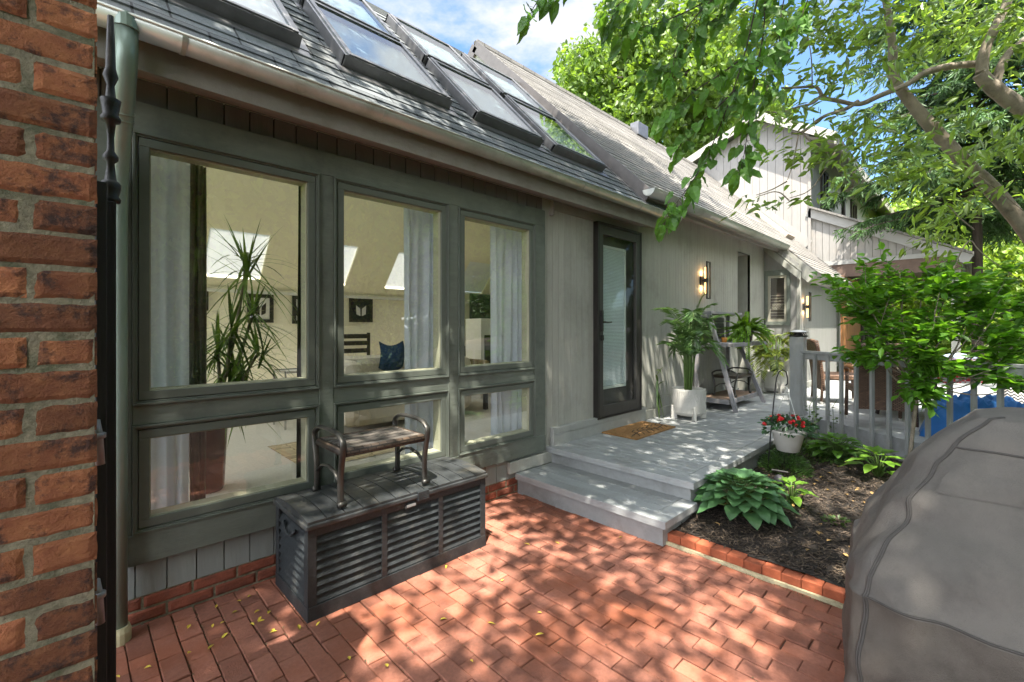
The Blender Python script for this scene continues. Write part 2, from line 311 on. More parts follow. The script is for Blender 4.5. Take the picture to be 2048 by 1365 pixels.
m_skyglass = glassmat('skylight_glass', 5, (.62,.72,.75), .01)
m_shade = mat('roller_shade', (.82,.83,.82), .9, .03, 10, transl=.22, tcol=(1,1,1))
m_shade2 = mat('cellular_shade', (.80,.84,.86), .9, .03, 10, transl=.6, tcol=(1,1,1))
m_blind = mat('blind_slats', (.62,.68,.70), .6, .03, 10)
m_lamp = emit('lamp_glow', (1, .55, .2), .6)
m_spruce = mat('brown_pinecone', (.2,.12,.07), .8)
# ------------------------------------------------------------------ generic leaf clouds
def leafset(mb, P, Dv, L, Wd, fold=.18, droop=.0, var=None, up=None):
    P = np.asarray(P, float); Dv = np.asarray(Dv, float); n = len(P)
    Dv = Dv/np.maximum(np.linalg.norm(Dv, axis=1, keepdims=True), 1e-6)
    r = rng.normal(size=(n,3)) if up is None else np.asarray(up, float)
    Sx = np.cross(Dv, r); Sx /= np.maximum(np.linalg.norm(Sx, axis=1, keepdims=True), 1e-6)
    N = np.cross(Sx, Dv)
    L = np.broadcast_to(np.asarray(L, float), (n,))[:,None]; Wd = np.broadcast_to(np.asarray(Wd, float), (n,))[:,None]
    dz = np.array([[0,0,-1.]])*droop*L
    b = P; t = P + Dv*L + dz
    def e(a, w, s): return P + Dv*L*a + Sx*Wd*w*s*.5 + N*Wd*fold*w + dz*a*a
    V = np.stack([b, e(.3,.85,1), e(.62,.82,1), t, e(.62,.82,-1), e(.3,.85,-1)], 1).reshape(-1,3)
    i = np.arange(n)[:,None]*6
    F = np.concatenate([i+np.array([[0,3,2,1]]), i+np.array([[0,5,4,3]])], 0)
    v = rng.random(n) if var is None else var
    mb.arrays(V, F, np.concatenate([v, v])); return mb
def rnd_dirs(n, bias=(0,0,0), s=1.0):
    d = rng.normal(size=(n,3))*s + np.array(bias); return d/np.linalg.norm(d, axis=1, keepdims=True)
def crown_pts(c, rad, n, shell=.35, freq=.9, thr=-.12, seed=0.0):
    out = []; c = np.array(c); rad = np.array(rad); k = 0
    while len(out) < n and k < 60*n:
        k += 1
        d = rng.normal(size=3); d /= np.linalg.norm(d); r = rng.random()**shell
        w = 1 + .22*mnoise.noise(Vector(d*2.3) + Vector((seed, 0, 0)))
        p = c + d*r*rad*w
        if mnoise.noise(Vector(p*freq) + Vector((seed*3, seed, 0))) > thr + .25*(rng.random()-.5): out.append(p)
    return np.array(out)
# ------------------------------------------------------------------ ground
g = MB(); g.quad((-80,-80,-.06),(120,-80,-.06),(120,120,-.06),(-80,120,-.06)); tag(g.build('ground', m_lawn), kind='structure')
g = MB(); g.box(-5, 3.02, -5, 2.95, -.055, -.012); tag(g.build('patio_bedding', m_sand), kind='structure')
g = MB(); px, py = .0955, .1915
for i in range(-55, 30):
    x0 = .281 + i*px
    if x0 < -5 or x0 > 2.98: continue
    for j in range(-28, 17):
        y0 = 2.955 - (j+1)*py + (py/2 if i % 2 else 0) + random.uniform(-.003,.003)
        if y0 < -5 or y0 > 2.93: continue
        near = -1.2 < x0 and y0 > -1
        dz = random.gauss(0, .0022); tl = (random.gauss(0,.014), random.gauss(0,.008)) if near else (0,0)
        if y0 > 1.0 and random.random() < .06: dz += .004
        gp = random.uniform(.0014, .0034)
        g.chbox(x0+gp, x0+px-gp, y0+gp, min(y0+py-gp, 2.949), -.05, dz, .003, tilt=tl)
tag(g.build('patio', m_paver), kind='structure')
# garden bed
def bedz(x, y):
    h = .075 + .035*mnoise.noise(Vector((x*1.3, y*1.3, 3))) + .05*max(0, min(1, (x-3.1)/1.5))
    return h + .012*mnoise.noise(Vector((x*9, y*9, 1)))
g = MB(); g.grid(lambda a, b: (lambda x, y: (x, y, bedz(x, y)))(3.05+a*5.2, -1.6+b*3.3), 130, 90)
tag(g.build('garden_bed', m_mulch, smooth=True), kind='structure')
# ------------------------------------------------------------------ brick border round the bed
b = thing('brick_border', 'row of upright red bricks edging the mulch bed beside the patio', 'brick edging', (3.0, .9, 0))
g = MB(); y = 1.53; k = 0
while y > -1.2:
    w = .102; g.chbox(2.985+random.gauss(0,.002), 3.075, y-w+.002, y-.002, -.05, .068+random.gauss(0,.003), .004, var=random.random()); y -= w
g.build('brick_row', mat('border_brick', (.33,.085,.035), .85, .2, 28, bump=.35, bscale=120, var=.25), b)
g = MB()
for k in range(12): g.bar((2.968+random.gauss(0,.002), 1.53-k*.25, .004), (2.968, 1.53-(k+1)*.25, .006), .02, .028)
g.build('timber_strip', mat('pale_timber', (.42,.38,.24), .85, .25, 20, bump=.4, dirt=(.12,.10,.06), dscale=9), b)
# ------------------------------------------------------------------ brick wall on the left
b = thing('brick_wall', 'tall weathered red brick garden wall at the left edge of the patio', 'wall', (-.5, 1.35, 0))
g = MB(); ch = .0677; n = 0
def roughbrick(g, x0, x1, z0, z1, yf, dep=.1):
    var = random.random(); nu, nv = max(4, int((x1-x0)/.012)), 6; sd = random.random()*50
    def fn(a, c):
        x = x0+(x1-x0)*a; z = z0+(z1-z0)*c
        ex = min(a*(x1-x0), (1-a)*(x1-x0)); ez = min(c*(z1-z0), (1-c)*(z1-z0)); e = min(ex, ez)
        rnd = .0045*max(0, 1-e/.0055)**2
        jx = .0016*mnoise.noise(Vector((z*40, sd, 0))) if a in (0,1) else 0; jz = .0016*mnoise.noise(Vector((x*30, sd, c*9))) if c in (0,1) else 0
        nz = .0014*mnoise.noise(Vector((x*22+sd, z*22, 0))) + .0012*mnoise.noise(Vector((x*80+sd, z*80, 0)))
        return (x+jx, yf + rnd + nz, z+jz)
    g.grid(fn, nu, nv, var)
    g.box(x0+.002, x1-.002, yf+.008, yf+dep, z0+.002, z1-.002, var)
zz = 1.553 - ch*25; row = 0
while zz < 3.0:
    xe = .04; half = (row % 2 == 1); x = xe
    first = True
    while x > -1.25:
        L = (.092 if half and first else .197); first = False
        roughbrick(g, x-L, x+random.uniform(-.002,.002)*(x<0), max(zz+.0045,-.01), zz+ch-.0045, 1.286+random.gauss(0,.0012)); x -= L+.0105
    zz += ch; row += 1
g.build('bricks', m_brick, b, smooth=False)
g = MB(); g.grid(lambda a, c: (-1.3+a*1.336, 1.2900+.0010*mnoise.noise(Vector((a*60, c*140, 2))), -.02+c*3.05), 120, 260)
g.box(-1.3, .034, 1.296, 1.52, -.02, 3.02); g.build('mortar', m_mortar, b)
# ------------------------------------------------------------------ iron gate hardware beside the brick wall
b = thing('gate_post', 'black weathered gate post standing between brick wall and downspout', 'gate post', (.075, 1.75, 0))
g = MB(); g.box(.052, .094, 1.72, 1.80, 0, 1.86); g.box(.048,.072,1.67,1.715,0,1.9); g.build('post', m_blackwood, b, bevel=.003)
g = MB()
prof = [(.012,1.80),(.012,1.86),(.022,1.862),(.024,1.872),(.018,1.88),(.024,1.9),(.024,1.915),(.019,1.922),(.014,1.925),(.011,1.95),(.009,1.975),(.018,1.985),(.018,1.995),(.009,2.01),(.008,2.05),(.012,2.09),(.022,2.095),(.024,2.105),(.018,2.115),(.022,2.145),(.024,2.158),(.012,2.165),(.009,2.2),(.018,2.225),(.012,2.25),(.01,2.32),(.007,2.4)]
g.lathe((.083, 1.75, 0), prof, 14); g.build('turned_finial', m_black, b, smooth=True)
for zc in (1.18, .13+.62, .12):
    g = MB(); g.tube([(.046,1.66,zc+.07),(.052,1.66,zc+.03),(.058,1.66,zc-.05)], [.012,.012,.010], 8); g.lathe((.052,1.66,zc), [(.011,.02),(.018,.022),(.018,.035),(.011,.037)], 10)
    g.build('hinge', mat('grey_hinge', (.3,.28,.29), .5, .2, 20, metal=.4), b, smooth=True)
# ------------------------------------------------------------------ siding helper
def boards(g, back, axis, plane, a0, a1, z0f, z1f, sp, sgn, holes=(), gw=.006, th=.018, off=0.0, jitter=0):
    """vertical boards on the plane axis=plane; sgn: outward direction of the face"""
    cuts = []; a = a0 - off
    while a < a1 - 1e-6:
        cuts.append(a); a += sp + (random.uniform(-jitter, jitter) if jitter else 0)
    cuts.append(a1)
    for i in range(len(cuts)-1):
        p, q = max(cuts[i], a0), min(cuts[i+1], a1)
        if q - p < .004: continue
        br = sorted(set([p, q] + [h for H in holes for h in H[:2] if p < h < q])); var = random.random()
        for m, nn in zip(br[:-1], br[1:]):
            l = m + (gw/2 if m == p else 0); r = nn - (gw/2 if nn == q else 0); mid = (m+nn)/2
            if r-l < .002: continue
            zs = [[lambda t: z0f(t), lambda t: z1f(t)]]
            segs = [(z0f, z1f)]
            for H in holes:
                if H[0] < mid < H[1]:
                    new = []
                    for s0, s1 in segs:
                        if H[3] > s0(mid) and H[2] < s1(mid):
                            if H[2] > s0(mid): new.append((s0, (lambda t, k=H[2]: k)))
                            if H[3] < s1(mid): new.append(((lambda t, k=H[3]: k), s1))
                        else: new.append((s0, s1))
                    segs = new
            for s0, s1 in segs:
                for G, l2, r2, f0, f1 in ((g, l, r, 0, th), (back, m, nn, -.02, .0)):
                    if s1((l2+r2)/2) - s0((l2+r2)/2) < .003: continue
                    if axis == 'Y':
                        ya, yb = plane - sgn*0 + sgn*f1, plane + sgn*f0
                        if sgn < 0: ya, yb = plane - f1, plane - f0
                        vs = [(l2,ya,s0(l2)),(r2,ya,s0(r2)),(r2,yb,s0(r2)),(l2,yb,s0(l2)),(l2,ya,s1(l2)),(r2,ya,s1(r2)),(r2,yb,s1(r2)),(l2,yb,s1(l2))]
                    else:
                        xa, xb = plane + sgn*f1, plane + sgn*f0
                        vs = [(xa,l2,s0(l2)),(xa,r2,s0(r2)),(xb,r2,s0(r2)),(xb,l2,s0(l2)),(xa,l2,s1(l2)),(xa,r2,s1(r2)),(xb,r2,s1(r2)),(xb,l2,s1(l2))]
                    G.add(vs, [(0,3,2,1),(4,5,6,7),(0,1,5,4),(1,2,6,5),(2,3,7,6),(3,0,4,7)], var)
K = lambda z: (lambda t: z)
# ------------------------------------------------------------------ HOUSE
house = thing('house', 'grey single storey house wing with sunroom windows, door and long shingled roof', 'house', (5, 3.5, 0))
YW = D + .02      # board backs; faces stand at D
DOOR = (4.10, 5.01, .50, 2.66)
NICHE = (8.33, 8.94, .345, 2.83)
PX0, PX1, PZ0, PZ1 = .185, 3.272, .322, 2.625
g = MB(); bk = MB()
boards(g, bk, 'Y', YW, PX1, 9.74, lambda x: .19 if x < 3.38 else .345, lambda x: 2.755 if x < 5.05 else 3.1, .0915, -1, (DOOR, NICHE), gw=.0035, th=.019, off=.03, jitter=.02)
g.build('wall_siding', m_siding, house); 
g2 = MB(); boards(g2, bk, 'Y', YW, -1.0, PX1, K(.145), K(.33), .1285, -1, (), gw=.006, off=.053)
g2.build('lower_siding', m_sidelow, house)
g2 = MB(); boards(g2, bk, 'Y', YW, -1.0, PX1, K(2.61), K(2.755), .1285, -1, (), gw=.008, off=.053, th=.016)
g2.build('upper_siding', m_dkside, house)
bk.build('wall_backing', m_groove, house)
g = MB(); g.box(-1.0, PX0+.001, 2.952, 3.0, .33, 2.61); g.build('corner_board', m_trimg, house)
g = MB()
for r_ in range(3):
    x = -1.0 + (r_ % 2)*.1
    while x < 2.92:
        L = .2; z0 = -.06+r_*.0677+.005
        roughbrick(g, x, min(x+L, 2.93), z0, z0+.057, 2.951, .06); x += L+.011
g.build('brick_base', m_brick2, house)
g = MB(); g.box(-1.0, 2.93, 2.957, 3.05, -.06, .144); g.box(2.93, 3.4, 2.98, 3.05, -.06, .2); g.build('base_mortar', m_mortar, house)
g = MB(); g.box(2.80, 3.37, 2.912, 2.95, .195, .30); g.build('step_skirt', m_siding, house, bevel=.003)
g = MB(); g.box(3.38, 5.13, 2.895, 2.95, .455, .52); g.box(3.38,5.13,2.90,2.95,.345,.455)
g.build('door_base_board', mat('base_board', (.31,.32,.30), .7, .08, 12, bump=.2, bscale=50), house, bevel=.004)
g = MB(); g.box(5.135, 8.33, 2.925, 2.95, .347, .455); g.box(8.94, 9.72, 2.925, 2.95, .347, .455); g.build('skirting_board', m_siding, house, bevel=.003)
g = MB(); g.box(3.40, 5.02, 2.938, 2.951, 2.662, 2.752); g.box(3.375, 3.39, 2.90, 2.95, 2.60, 2.74); g.build('door_header', m_eave, house)
# niche
g = MB(); g.box(8.94, 8.97, 2.95, 3.3, .345, 2.86); g.box(8.30, 8.33, 2.95, 3.3, .345, 2.86); g.box(8.30, 8.97, 2.95, 3.3, 2.83, 2.86); g.box(8.30,8.97,3.28,3.31,.345,2.86)
g.build('niche_lining', m_siding, house)
# bump-out walls
XB, YB = 9.74, 2.37
g = MB(); bk = MB()
boards(g, bk, 'X', XB, YB, 2.95, K(.345), lambda y: min(.33+y, 3.1), .13, -1, ((2.50, 2.94, 1.55, 2.60),), gw=.004)
boards(g, bk, 'Y', YB, XB, 12.85, K(.345), K(2.62), .13, -1, (), gw=.004)
g.build('bay_siding', mat('bay_paint', (.25,.25,.235), .75, .08, 30, (1,1,.12), .4, 60, var=.04, bstretch=(1,1,.05)), house); bk.build('bay_backing', m_groove, house)
g = MB(); g.box(XB-.028, XB+.05, YB-.028, YB+.02, .345, 2.66); g.build('corner_trim', m_siding, house)
g = MB(); g.box(XB, 12.85, YB-.04, YB-.019, .347, .46); g.build('bay_skirting', m_siding, house)
# window in the bump-out wall
w = MB(); X_ = XB-.02
for y0,y1,z0,z1 in ((2.50,2.94,2.50,2.60),(2.50,2.94,1.55,1.62),(2.50,2.56,1.62,2.50),(2.88,2.94,1.62,2.50)): w.box(X_-.02, X_+.03, y0,y1,z0,z1)
wn = w.build('window', m_trimg, house, bevel=.003)
w = MB()
for y0,y1,z0,z1 in ((2.56,2.88,2.455,2.50),(2.56,2.88,1.62,1.665),(2.56,2.60,1.665,2.455),(2.84,2.88,1.665,2.455)): w.box(X_-.008, X_+.02, y0,y1,z0,z1)
w.build('frame', mat('beige_sash', (.36,.34,.27), .5, .05), wn)
w = MB(); w.quad((X_+.01,2.60,1.665),(X_+.01,2.60,2.455),(X_+.01,2.84,2.455),(X_+.01,2.84,1.665)); w.build('pane', m_glass, wn)
w = MB(); w.box(X_+.09, X_+.1, 2.56, 2.94, 1.6, 2.5, .5)
w.build('dark_shade', mat('dark_roller_shade', (.05,.03,.025), .9, .2, 5), wn)
w = MB()
for k in range(9):
    z = 1.68+k*.055; w.box(X_+.07, X_+.08, 2.60, 2.86, z, z+.008, .5)
for j in range(2):
    for k in range(8):
        y = 2.615+k*.028; z = 1.86+j*.06
        w.bar((X_+.075, y, z), (X_+.075, y+.014, z+.035), .006, .005); w.bar((X_+.075, y+.014, z+.035), (X_+.075, y+.028, z), .006, .005)
w.build('zigzag_print', mat('shade_print', (.4,.37,.3), .9, .05), wn)
# ---- sunroom window unit
ups = [(.218,1.129),(1.222,2.134),(2.227,3.131)]
ZT, ZM1, ZM0, ZB = 2.475, 1.113, 1.013, .473
g = MB(); yf, yb = 2.915, 3.04
cols = [PX0, ups[0][0], ups[0][1], ups[1][0], ups[1][1], ups[2][0], ups[2][1], PX1]
g.box(PX0, PX1, yf, yb, ZT, PZ1, .5)                    # header
g.box(PX0, ups[0][0], yf, yb, ZB, ZT, .5); g.box(ups[2][1], PX1, yf, yb, ZB, ZT, .5)
for a, c in ((ups[0][1], ups[1][0]), (ups[1][1], ups[2][0])): g.box(a, c, yf, yb, ZB, ZT, .5)
for a, c in ups: g.box(a, c, yf+.003, yb, ZM0, ZM1, .5)
g.box(PX0, PX1, yf-.006, yb, PZ0, ZB, .5)
g.build('window_wall_frame', m_trimg, house, bevel=.004)
def window(a, c, z0, z1):
    f = MB(); w1 = .018; y0 = yf-.012
    def ring(f, a, c, z0, z1, w, y0, y1):
        f.box(a, c, y0, y1, z1-w, z1, .5); f.box(a, c, y0, y1, z0, z0+w, .5); f.box(a, a+w, y0, y1, z0+w, z1-w, .5); f.box(c-w, c, y0, y1, z0+w, z1-w, .5)
    ring(f, a, c, z0, z1, .012, y0, yb-.02); ring(f, a+.012, c-.012, z0+.012, z1-.012, .009, y0+.010, yb-.02)
    ring(f, a+.025, c-.025, z0+.025, z1-.025, .043, y0+.012, yb-.03)
    o = f.build('window', m_sash, house, bevel=.0025)
    f = MB(); ring(f, a+.068, c-.068, z0+.068, z1-.068, .006, y0+.026, yb-.02); f.build('glazing_bead', mat('bead', (.33,.33,.24), .6, .1), o) if 'bead' not in bpy.data.materials else f.build('glazing_bead', bpy.data.materials['bead'], o)
    i = .07; Y = y0+.035
    f = MB(); f.quad((a+i,Y,z0+i),(c-i,Y,z0+i),(c-i,Y,z1-i),(a+i,Y,z1-i)); f.build('pane', m_glass, o)
    return o
for a, c in ups: window(a, c, ZM1, ZT)
for a, c in ups: window(a, c, ZB, ZM0)
# ---- roofs
kA, mA = .156, 1.04; kB, mB = .43, 1.0
def shingles(g, x0, x1, y0, y1, k, m, exp=.14, th=.010):
    L = math.hypot(1, m); y = y0; n = 0
    nrm = Vector((0, -m, 1)).normalized()
    while y < y1:
        yn = min(y + exp/L, y1); xs = x0
        while xs < x1:
            xe = min(x1, xs + random.uniform(1.6, 2.6)); j = random.gauss(0, .0012)
            o = nrm*(th + j)
            A = Vector((xs,y,k+m*y)); B = Vector((xe,y,k+m*y)); C_ = Vector((xe,yn,k+m*yn)); D_ = Vector((xs,yn,k+m*yn))
            g.add([A+o, B+o, C_+nrm*.001, D_+nrm*.001, A, B], [(0,1,2,3),(4,5,1,0)], random.random()); xs = xe
        y = yn; n += 1
EV = 2.59
sk = [(.13,1.02),(1.29,2.16),(2.41,3.23),(3.40,4.26)]
SY0, SYM, SY1 = 2.95, 3.70, 4.44
g = MB()                       # shingled, with openings left for the skylights
edges = [-1.2]+[e for s_ in sk for e in s_]+[5.3]
shingles(g, -1.2, 5.3, EV, SY0, kA, mA); shingles(g, -1.2, 5.3, SY1, 4.70, kA, mA)
for i in range(0, len(edges), 2): shingles(g, edges[i], edges[i+1], SY0, SY1, kA, mA)
g.build('sunroom_roof', m_roofA, house)
g = MB(); RZ = kA+mA*4.70
def slabA(g, x0, x1, y0, y1, th=.05):
    n_ = Vector((0, mA, -1)).normalized()*th
    P_ = [Vector((x,y,kA+mA*y-.001)) for x, y in ((x0,y0),(x1,y0),(x1,y1),(x0,y1))]
    g.prism(P_, n_)
slabA(g, -1.2, 5.3, EV, SY0); slabA(g, -1.2, 5.3, SY1, 4.70)
for i in range(0, len(edges), 2): slabA(g, edges[i], edges[i+1], SY0, SY1)
g.build('roof_deck', m_cream, house)
g = MB(); g.box(-1.2, 5.3, 4.66, 4.74, RZ-.03, RZ+.018); g.build('ridge_cap', m_roofA, house)
# back slope with skylights (lower row seen from inside; upper row added, out of view)
g = MB(); YBK, ZBK = 7.3, 2.06; mb_ = (RZ-ZBK)/(YBK-4.70)
def slabR(g, x0, x1, y0, y1):
    f = lambda y: RZ - mb_*(y-4.70)
    g.prism([Vector((x,y,f(y))) for x, y in ((x0,y0),(x1,y0),(x1,y1),(x0,y1))], (0,.04,.05))
bsk = [(.2,.95),(1.25,1.95),(2.5,3.2),(3.9,4.6),(5.4,6.1)]
slabR(g, -1.2, 8.0, 4.7, 4.9); slabR(g, -1.2, 8.0, 5.8, 6.70); slabR(g, -1.2, 8.0, 7.2, 7.32)
e2 = [-1.2]+[e for s_ in bsk for e in s_]+[8.0]
for i in range(0, len(e2), 2): slabR(g, e2[i], e2[i+1], 6.70, 7.2); slabR(g, e2[i], e2[i+1], 4.9, 5.8)
g.build('rear_roof', m_cream, house)
for a, c in bsk:
    g = MB(); f = lambda y: RZ - mb_*(y-4.70) + .05
    g.quad((a,6.7,f(6.7)),(c,6.7,f(6.7)),(c,7.2,f(7.2)),(a,7.2,f(7.2)))
    g.build('rear_skylight', m_shade, house)
    g = MB(); g.quad((a,4.9,f(4.9)),(c,4.9,f(4.9)),(c,5.8,f(5.8)),(a,5.8,f(5.8))); g.build('rear_skylight', m_glass, house)  # hidden upper row, added to let more daylight into the room
nA = Vector((0, -mA, 1)).normalized()
def skylight(a, c, y0, y1):
    def P_(x, y, h): return Vector((x, y, kA+mA*y)) + nA*h
    f = MB(); hh = .085; wd = .024
    up = Vector((0,1,mA)).normalized()
    ymid = (y0+y1)/2; Ls = (y1-y0)*math.hypot(1,mA)
    for x in (a+wd/2, c-wd/2): f.obox(P_(x, ymid, hh/2), (wd/2,0,0), up*Ls/2, nA*hh/2, .5)
    for y in (y0+.012, y1-.012): f.obox(P_((a+c)/2, y, hh/2+.0015), ((c-a)/2,0,0), up*.017, nA*(hh/2), .5)
    for x in (a+.04, c-.04): f.obox(P_(x, ymid, hh+.007), (.017,0,0), up*(Ls/2-.006), nA*.006, .6)
    for y in (y0+.026, y1-.026): f.obox(P_((a+c)/2, y, hh+.006), ((c-a)/2-.022,0,0), up*.02, nA*.0055, .6)
    o = f.build('skylight', m_skyfr, house, bevel=.003)
    f = MB(); f.quad(P_(a+.02,y0+.012,hh), P_(c-.02,y0+.012,hh), P_(c-.02,y1-.012,hh), P_(a+.02,y1-.012,hh)); f.build('pane', m_skyglass, o)
    f = MB(); f.quad(P_(a+.03,y0+.02,hh-.05), P_(c-.03,y0+.02,hh-.05), P_(c-.03,y1-.02,hh-.05), P_(a+.03,y1-.02,hh-.05)); f.build('shade', m_shade2, o)
    f = MB(); f.obox(P_((a+c)/2, y0-.035, .008), ((c-a)/2+.05,0,0), up*.045, nA*.004, .5); f.obox(P_(c+.03, ymid, .012), (.03,0,0), up*Ls/2, nA*.004, .5)
    f.build('flashing', m_skyfr, o)
for a, c in sk: skylight(a, c, SY0, SYM-.015); skylight(a, c, SYM+.015, SY1)
# main roof
g = MB(); shingles(g, 4.70, 13.25, 2.60, 5.69, kB, mB, exp=.125, th=.008); shingles(g, 9.83, 13.5, 2.08, 2.60, kB, mB, exp=.125)
g.build('main_roof', m_roofB, house)
g = MB()
n_ = Vector((0, 1, -1)).normalized()*.08
g.prism([Vector((4.705,2.605,kB+2.604)), Vector((13.24,2.605,kB+2.604)), Vector((13.24,5.69,kB+5.689)), Vector((4.705,5.69,kB+5.689))], n_)
g.prism([Vector((9.835,2.085,kB+2.084)), Vector((13.49,2.085,kB+2.084)), Vector((13.49,2.604,kB+2.603)), Vector((9.835,2.604,kB+2.603))], n_)
g.prism([Vector((4.705,5.69,kB+5.689)), Vector((13.24,5.69,kB+5.689)), Vector((13.24,9.2,kB+2.1)), Vector((4.705,9.2,kB+2.1))], (0,0,-.1))
g.build('main_roof_deck', m_eave, house)
g = MB(); rk = Vector((0,1,1)).normalized()
g.bar((4.69,2.62,kB+2.62-.075), (4.69,5.69,kB+5.69-.075), .03, .17, up=(0,-1,1))
g.bar((4.69,5.69,kB+5.69-.075), (4.69,7.5,kB+3.88-.075), .03, .17, up=(0,1,1))
g.build('rake_board', mat('rake_metal', (.12,.11,.105), .5, .15, 10, metal=.3), house)
g = MB(); g.bar((4.665,2.6,kA+mA*2.6+.015), (4.665,4.7,kA+mA*4.7+.015), .06, .012, up=(0,-1,1)); g.build('valley_flashing', m_skyfr, house)
g = MB(); g.prism([Vector((4.72,2.7,kA+mA*2.7)),Vector((4.72,5.69,5.95)),Vector((4.72,7.6,4.1)),Vector((4.72,7.6,2.2)),Vector((4.72,4.7,4.6))], (.03,0,0)); g.build('gable_panel', m_siding, house)
g = MB(); g.box(4.70, 13.25, 5.64, 5.74, kB+5.66, kB+5.715); g.build('main_ridge_cap', m_roofB, house)
g = MB(); g.box(9.3, 9.75, 5.45, 5.66, kB+5.5, kB+5.80); g.build('ridge_vent', m_skyfr, house, bevel=.01)
# flat skylight on main roof beside the tall wall
nB = Vector((0,-1,1)).normalized(); upB = Vector((0,1,1)).normalized()
g = MB(); c0 = Vector((12.25, 3.62, kB+3.62)); g.obox(c0+nB*.05, (.28,0,0), upB*.62, nB*.05); o = g.build('skylight', mat('beige_frame', (.42,.36,.29), .6, .1), house, bevel=.01)
g = MB(); g.obox(c0+nB*.106, (.22,0,0), upB*.55, nB*.003); g.build('pane', m_skyglass, o)
# eaves
g = MB(); g.box(-1.2, 5.02, 2.70, 2.725, 2.69, 2.85); g.add([(-1.2,2.725,2.695),(5.02,2.725,2.695),(5.10,2.95,2.758),(-1.2,2.95,2.758),(-1.2,2.725,2.725),(5.02,2.725,2.725),(5.10,2.95,2.79),(-1.2,2.95,2.79)], [(0,1,2,3),(4,7,6,5),(0,4,5,1),(1,5,6,2)], .5)
g.build('eave_fascia', m_eave, house)
g = MB(); g.box(4.72, 9.83, 2.70, 2.725, 2.95, 3.10); g.box(4.72, 9.83, 2.725, 2.96, 3.05, 3.075); g.build('main_fascia', m_eave, house)
g = MB(); g.prism([(9.845,2.095,2.495),(9.845,2.24,2.345),(9.845,2.265,2.37),(9.845,2.12,2.52)], (3.62,0,0)); g.prism([(9.85,2.262,2.368),(9.85,2.40,2.50),(9.85,2.38,2.52),(9.85,2.242,2.39)], (3.6,0,0))
g.build('bay_fascia', m_eave, house)
g = MB(); g.prism([(9.812,2.092,2.492),(9.812,2.238,2.343),(9.812,2.95,3.055),(9.812,2.95,3.36)], (.03,0,0)); g.build('bay_rake', m_siding, house)
g = MB(); g.prism([(9.66,2.33,2.385),(9.66,2.95,3.005),(9.66,2.95,3.14),(9.66,2.33,2.52)], (.055,0,0)); g.prism([(9.70,2.33,2.55),(9.70,2.95,3.17),(9.70,2.95,3.19),(9.70,2.33,2.57)], (.12,0,0)); g.build('bay_wall_trim', m_siding, house)
def gutter(x0, x1, yc, zl, r=.062):
    g = MB(); n = 12; vs = []; fs = []
    prof = [(yc + r*math.cos(a), zl - r*math.sin(a)) for a in [math.pi*i/n for i in range(n+1)]]
    inner = [(yc + (r-.003)*math.cos(a), zl - (r-.003)*math.sin(a)) for a in [math.pi*i/n for i in range(n+1)]]
    pl = prof + inner[::-1]
    g.prism([(x0, y, z) for y, z in pl], (x1-x0, 0, 0))
    g.tube([(x0, yc-r, zl), (x1, yc-r, zl)], .007, 8)
    o = g.build('gutter', m_metal, house, smooth=False)
    o.data.polygons.foreach_set('use_smooth', [p.area > 0 and abs(p.normal.x) < .5 for p in o.data.polygons])
    x = x0 + .55
    while x < x1:
        g = MB()
        rr = r+.004
        pr = [(yc + rr*math.cos(math.pi*i/12), zl - rr*math.sin(math.pi*i/12)) for i in range(13)]
        p2 = [(yc + (rr-.003)*math.cos(math.pi*i/12), zl - (rr-.003)*math.sin(math.pi*i/12)) for i in range(13)]
        g.prism([(x, y, z) for y, z in pr+p2[::-1]], (.02, 0, 0)); x += 1.02; g.build('joint_band', m_metal, o)
    g = MB(); g.prism([(x1-.004, y, z) for y, z in prof], (.004,0,0)); g.build('end_cap', m_metal, o)
    g = MB(); g.prism([(x0, y, z) for y, z in prof], (.004,0,0)); g.build('end_cap', m_metal, o)
gutter(-1.2, 5.40, 2.62, 2.855); gutter(4.66, 9.80, 2.60, 3.06, .078)
# downspout
g = MB(); g.tube([(.172,2.60,2.83),(.172,2.61,2.66),(.170,2.70,2.50),(.168,2.80,2.36),(.166,2.86,2.22),(.166,2.868,2.0),(.166,2.868,1.0),(.166,2.868,.04)], [.046,.044,.042,.039,.036,.033,.033,.033], 18)
for k in range(6): g.tube([(.170-.0003*k,2.71+.02*k,2.485-.025*k),(.170,2.716+.02*k,2.477-.025*k)], .044-.001*k, 16)
dsp = g.build('downspout', m_pipe, house, smooth=True)
g = MB(); g.lathe((.166,2.868,0), [(.045,-.02),(.048,.05),(.040,.075)], 16); g.build('clay_collar', m_clay, dsp)
g = MB(); g.tube([(.172,2.60,2.86),(.172,2.60,2.80)], .050, 16); g.build('outlet', m_pipe, dsp)
# ---- entry door
g = MB(); a, c, z0, z1 = DOOR
g.box(a, a+.03, 2.885, 3.06, z0, z1); g.box(c-.03, c, 2.885, 3.06, z0, z1); g.box(a+.03, c-.03, 2.885, 3.06, z1-.03, z1); g.box(a+.03, c-.03, 2.885, 3.06, z0, z0+.02)
dr = g.build('door', m_bronze, house, bevel=.002)
g = MB(); a1, c1, y0 = a+.032, c-.032, 2.893     # storm door stiles and rails
g.box(a1, a1+.075, y0, y0+.035, z0+.022, z1-.032); g.box(c1-.085, c1, y0, y0+.035, z0+.022, z1-.032); g.box(a1+.075, c1-.085, y0+.001, y0+.034, z1-.13, z1-.032); g.box(a1+.075, c1-.085, y0+.001, y0+.034, z0+.022, z0+.14)
g.build('storm_frame', m_doorfr, dr, bevel=.003)
g = MB(); g.quad((a1+.07,y0+.02,z0+.13),(c1-.08,y0+.02,z0+.13),(c1-.08,y0+.02,z1-.12),(a1+.07,y0+.02,z1-.12)); g.build('storm_glass', glassmat('storm_glass', 1.22, (.9,.93,.92)), dr)
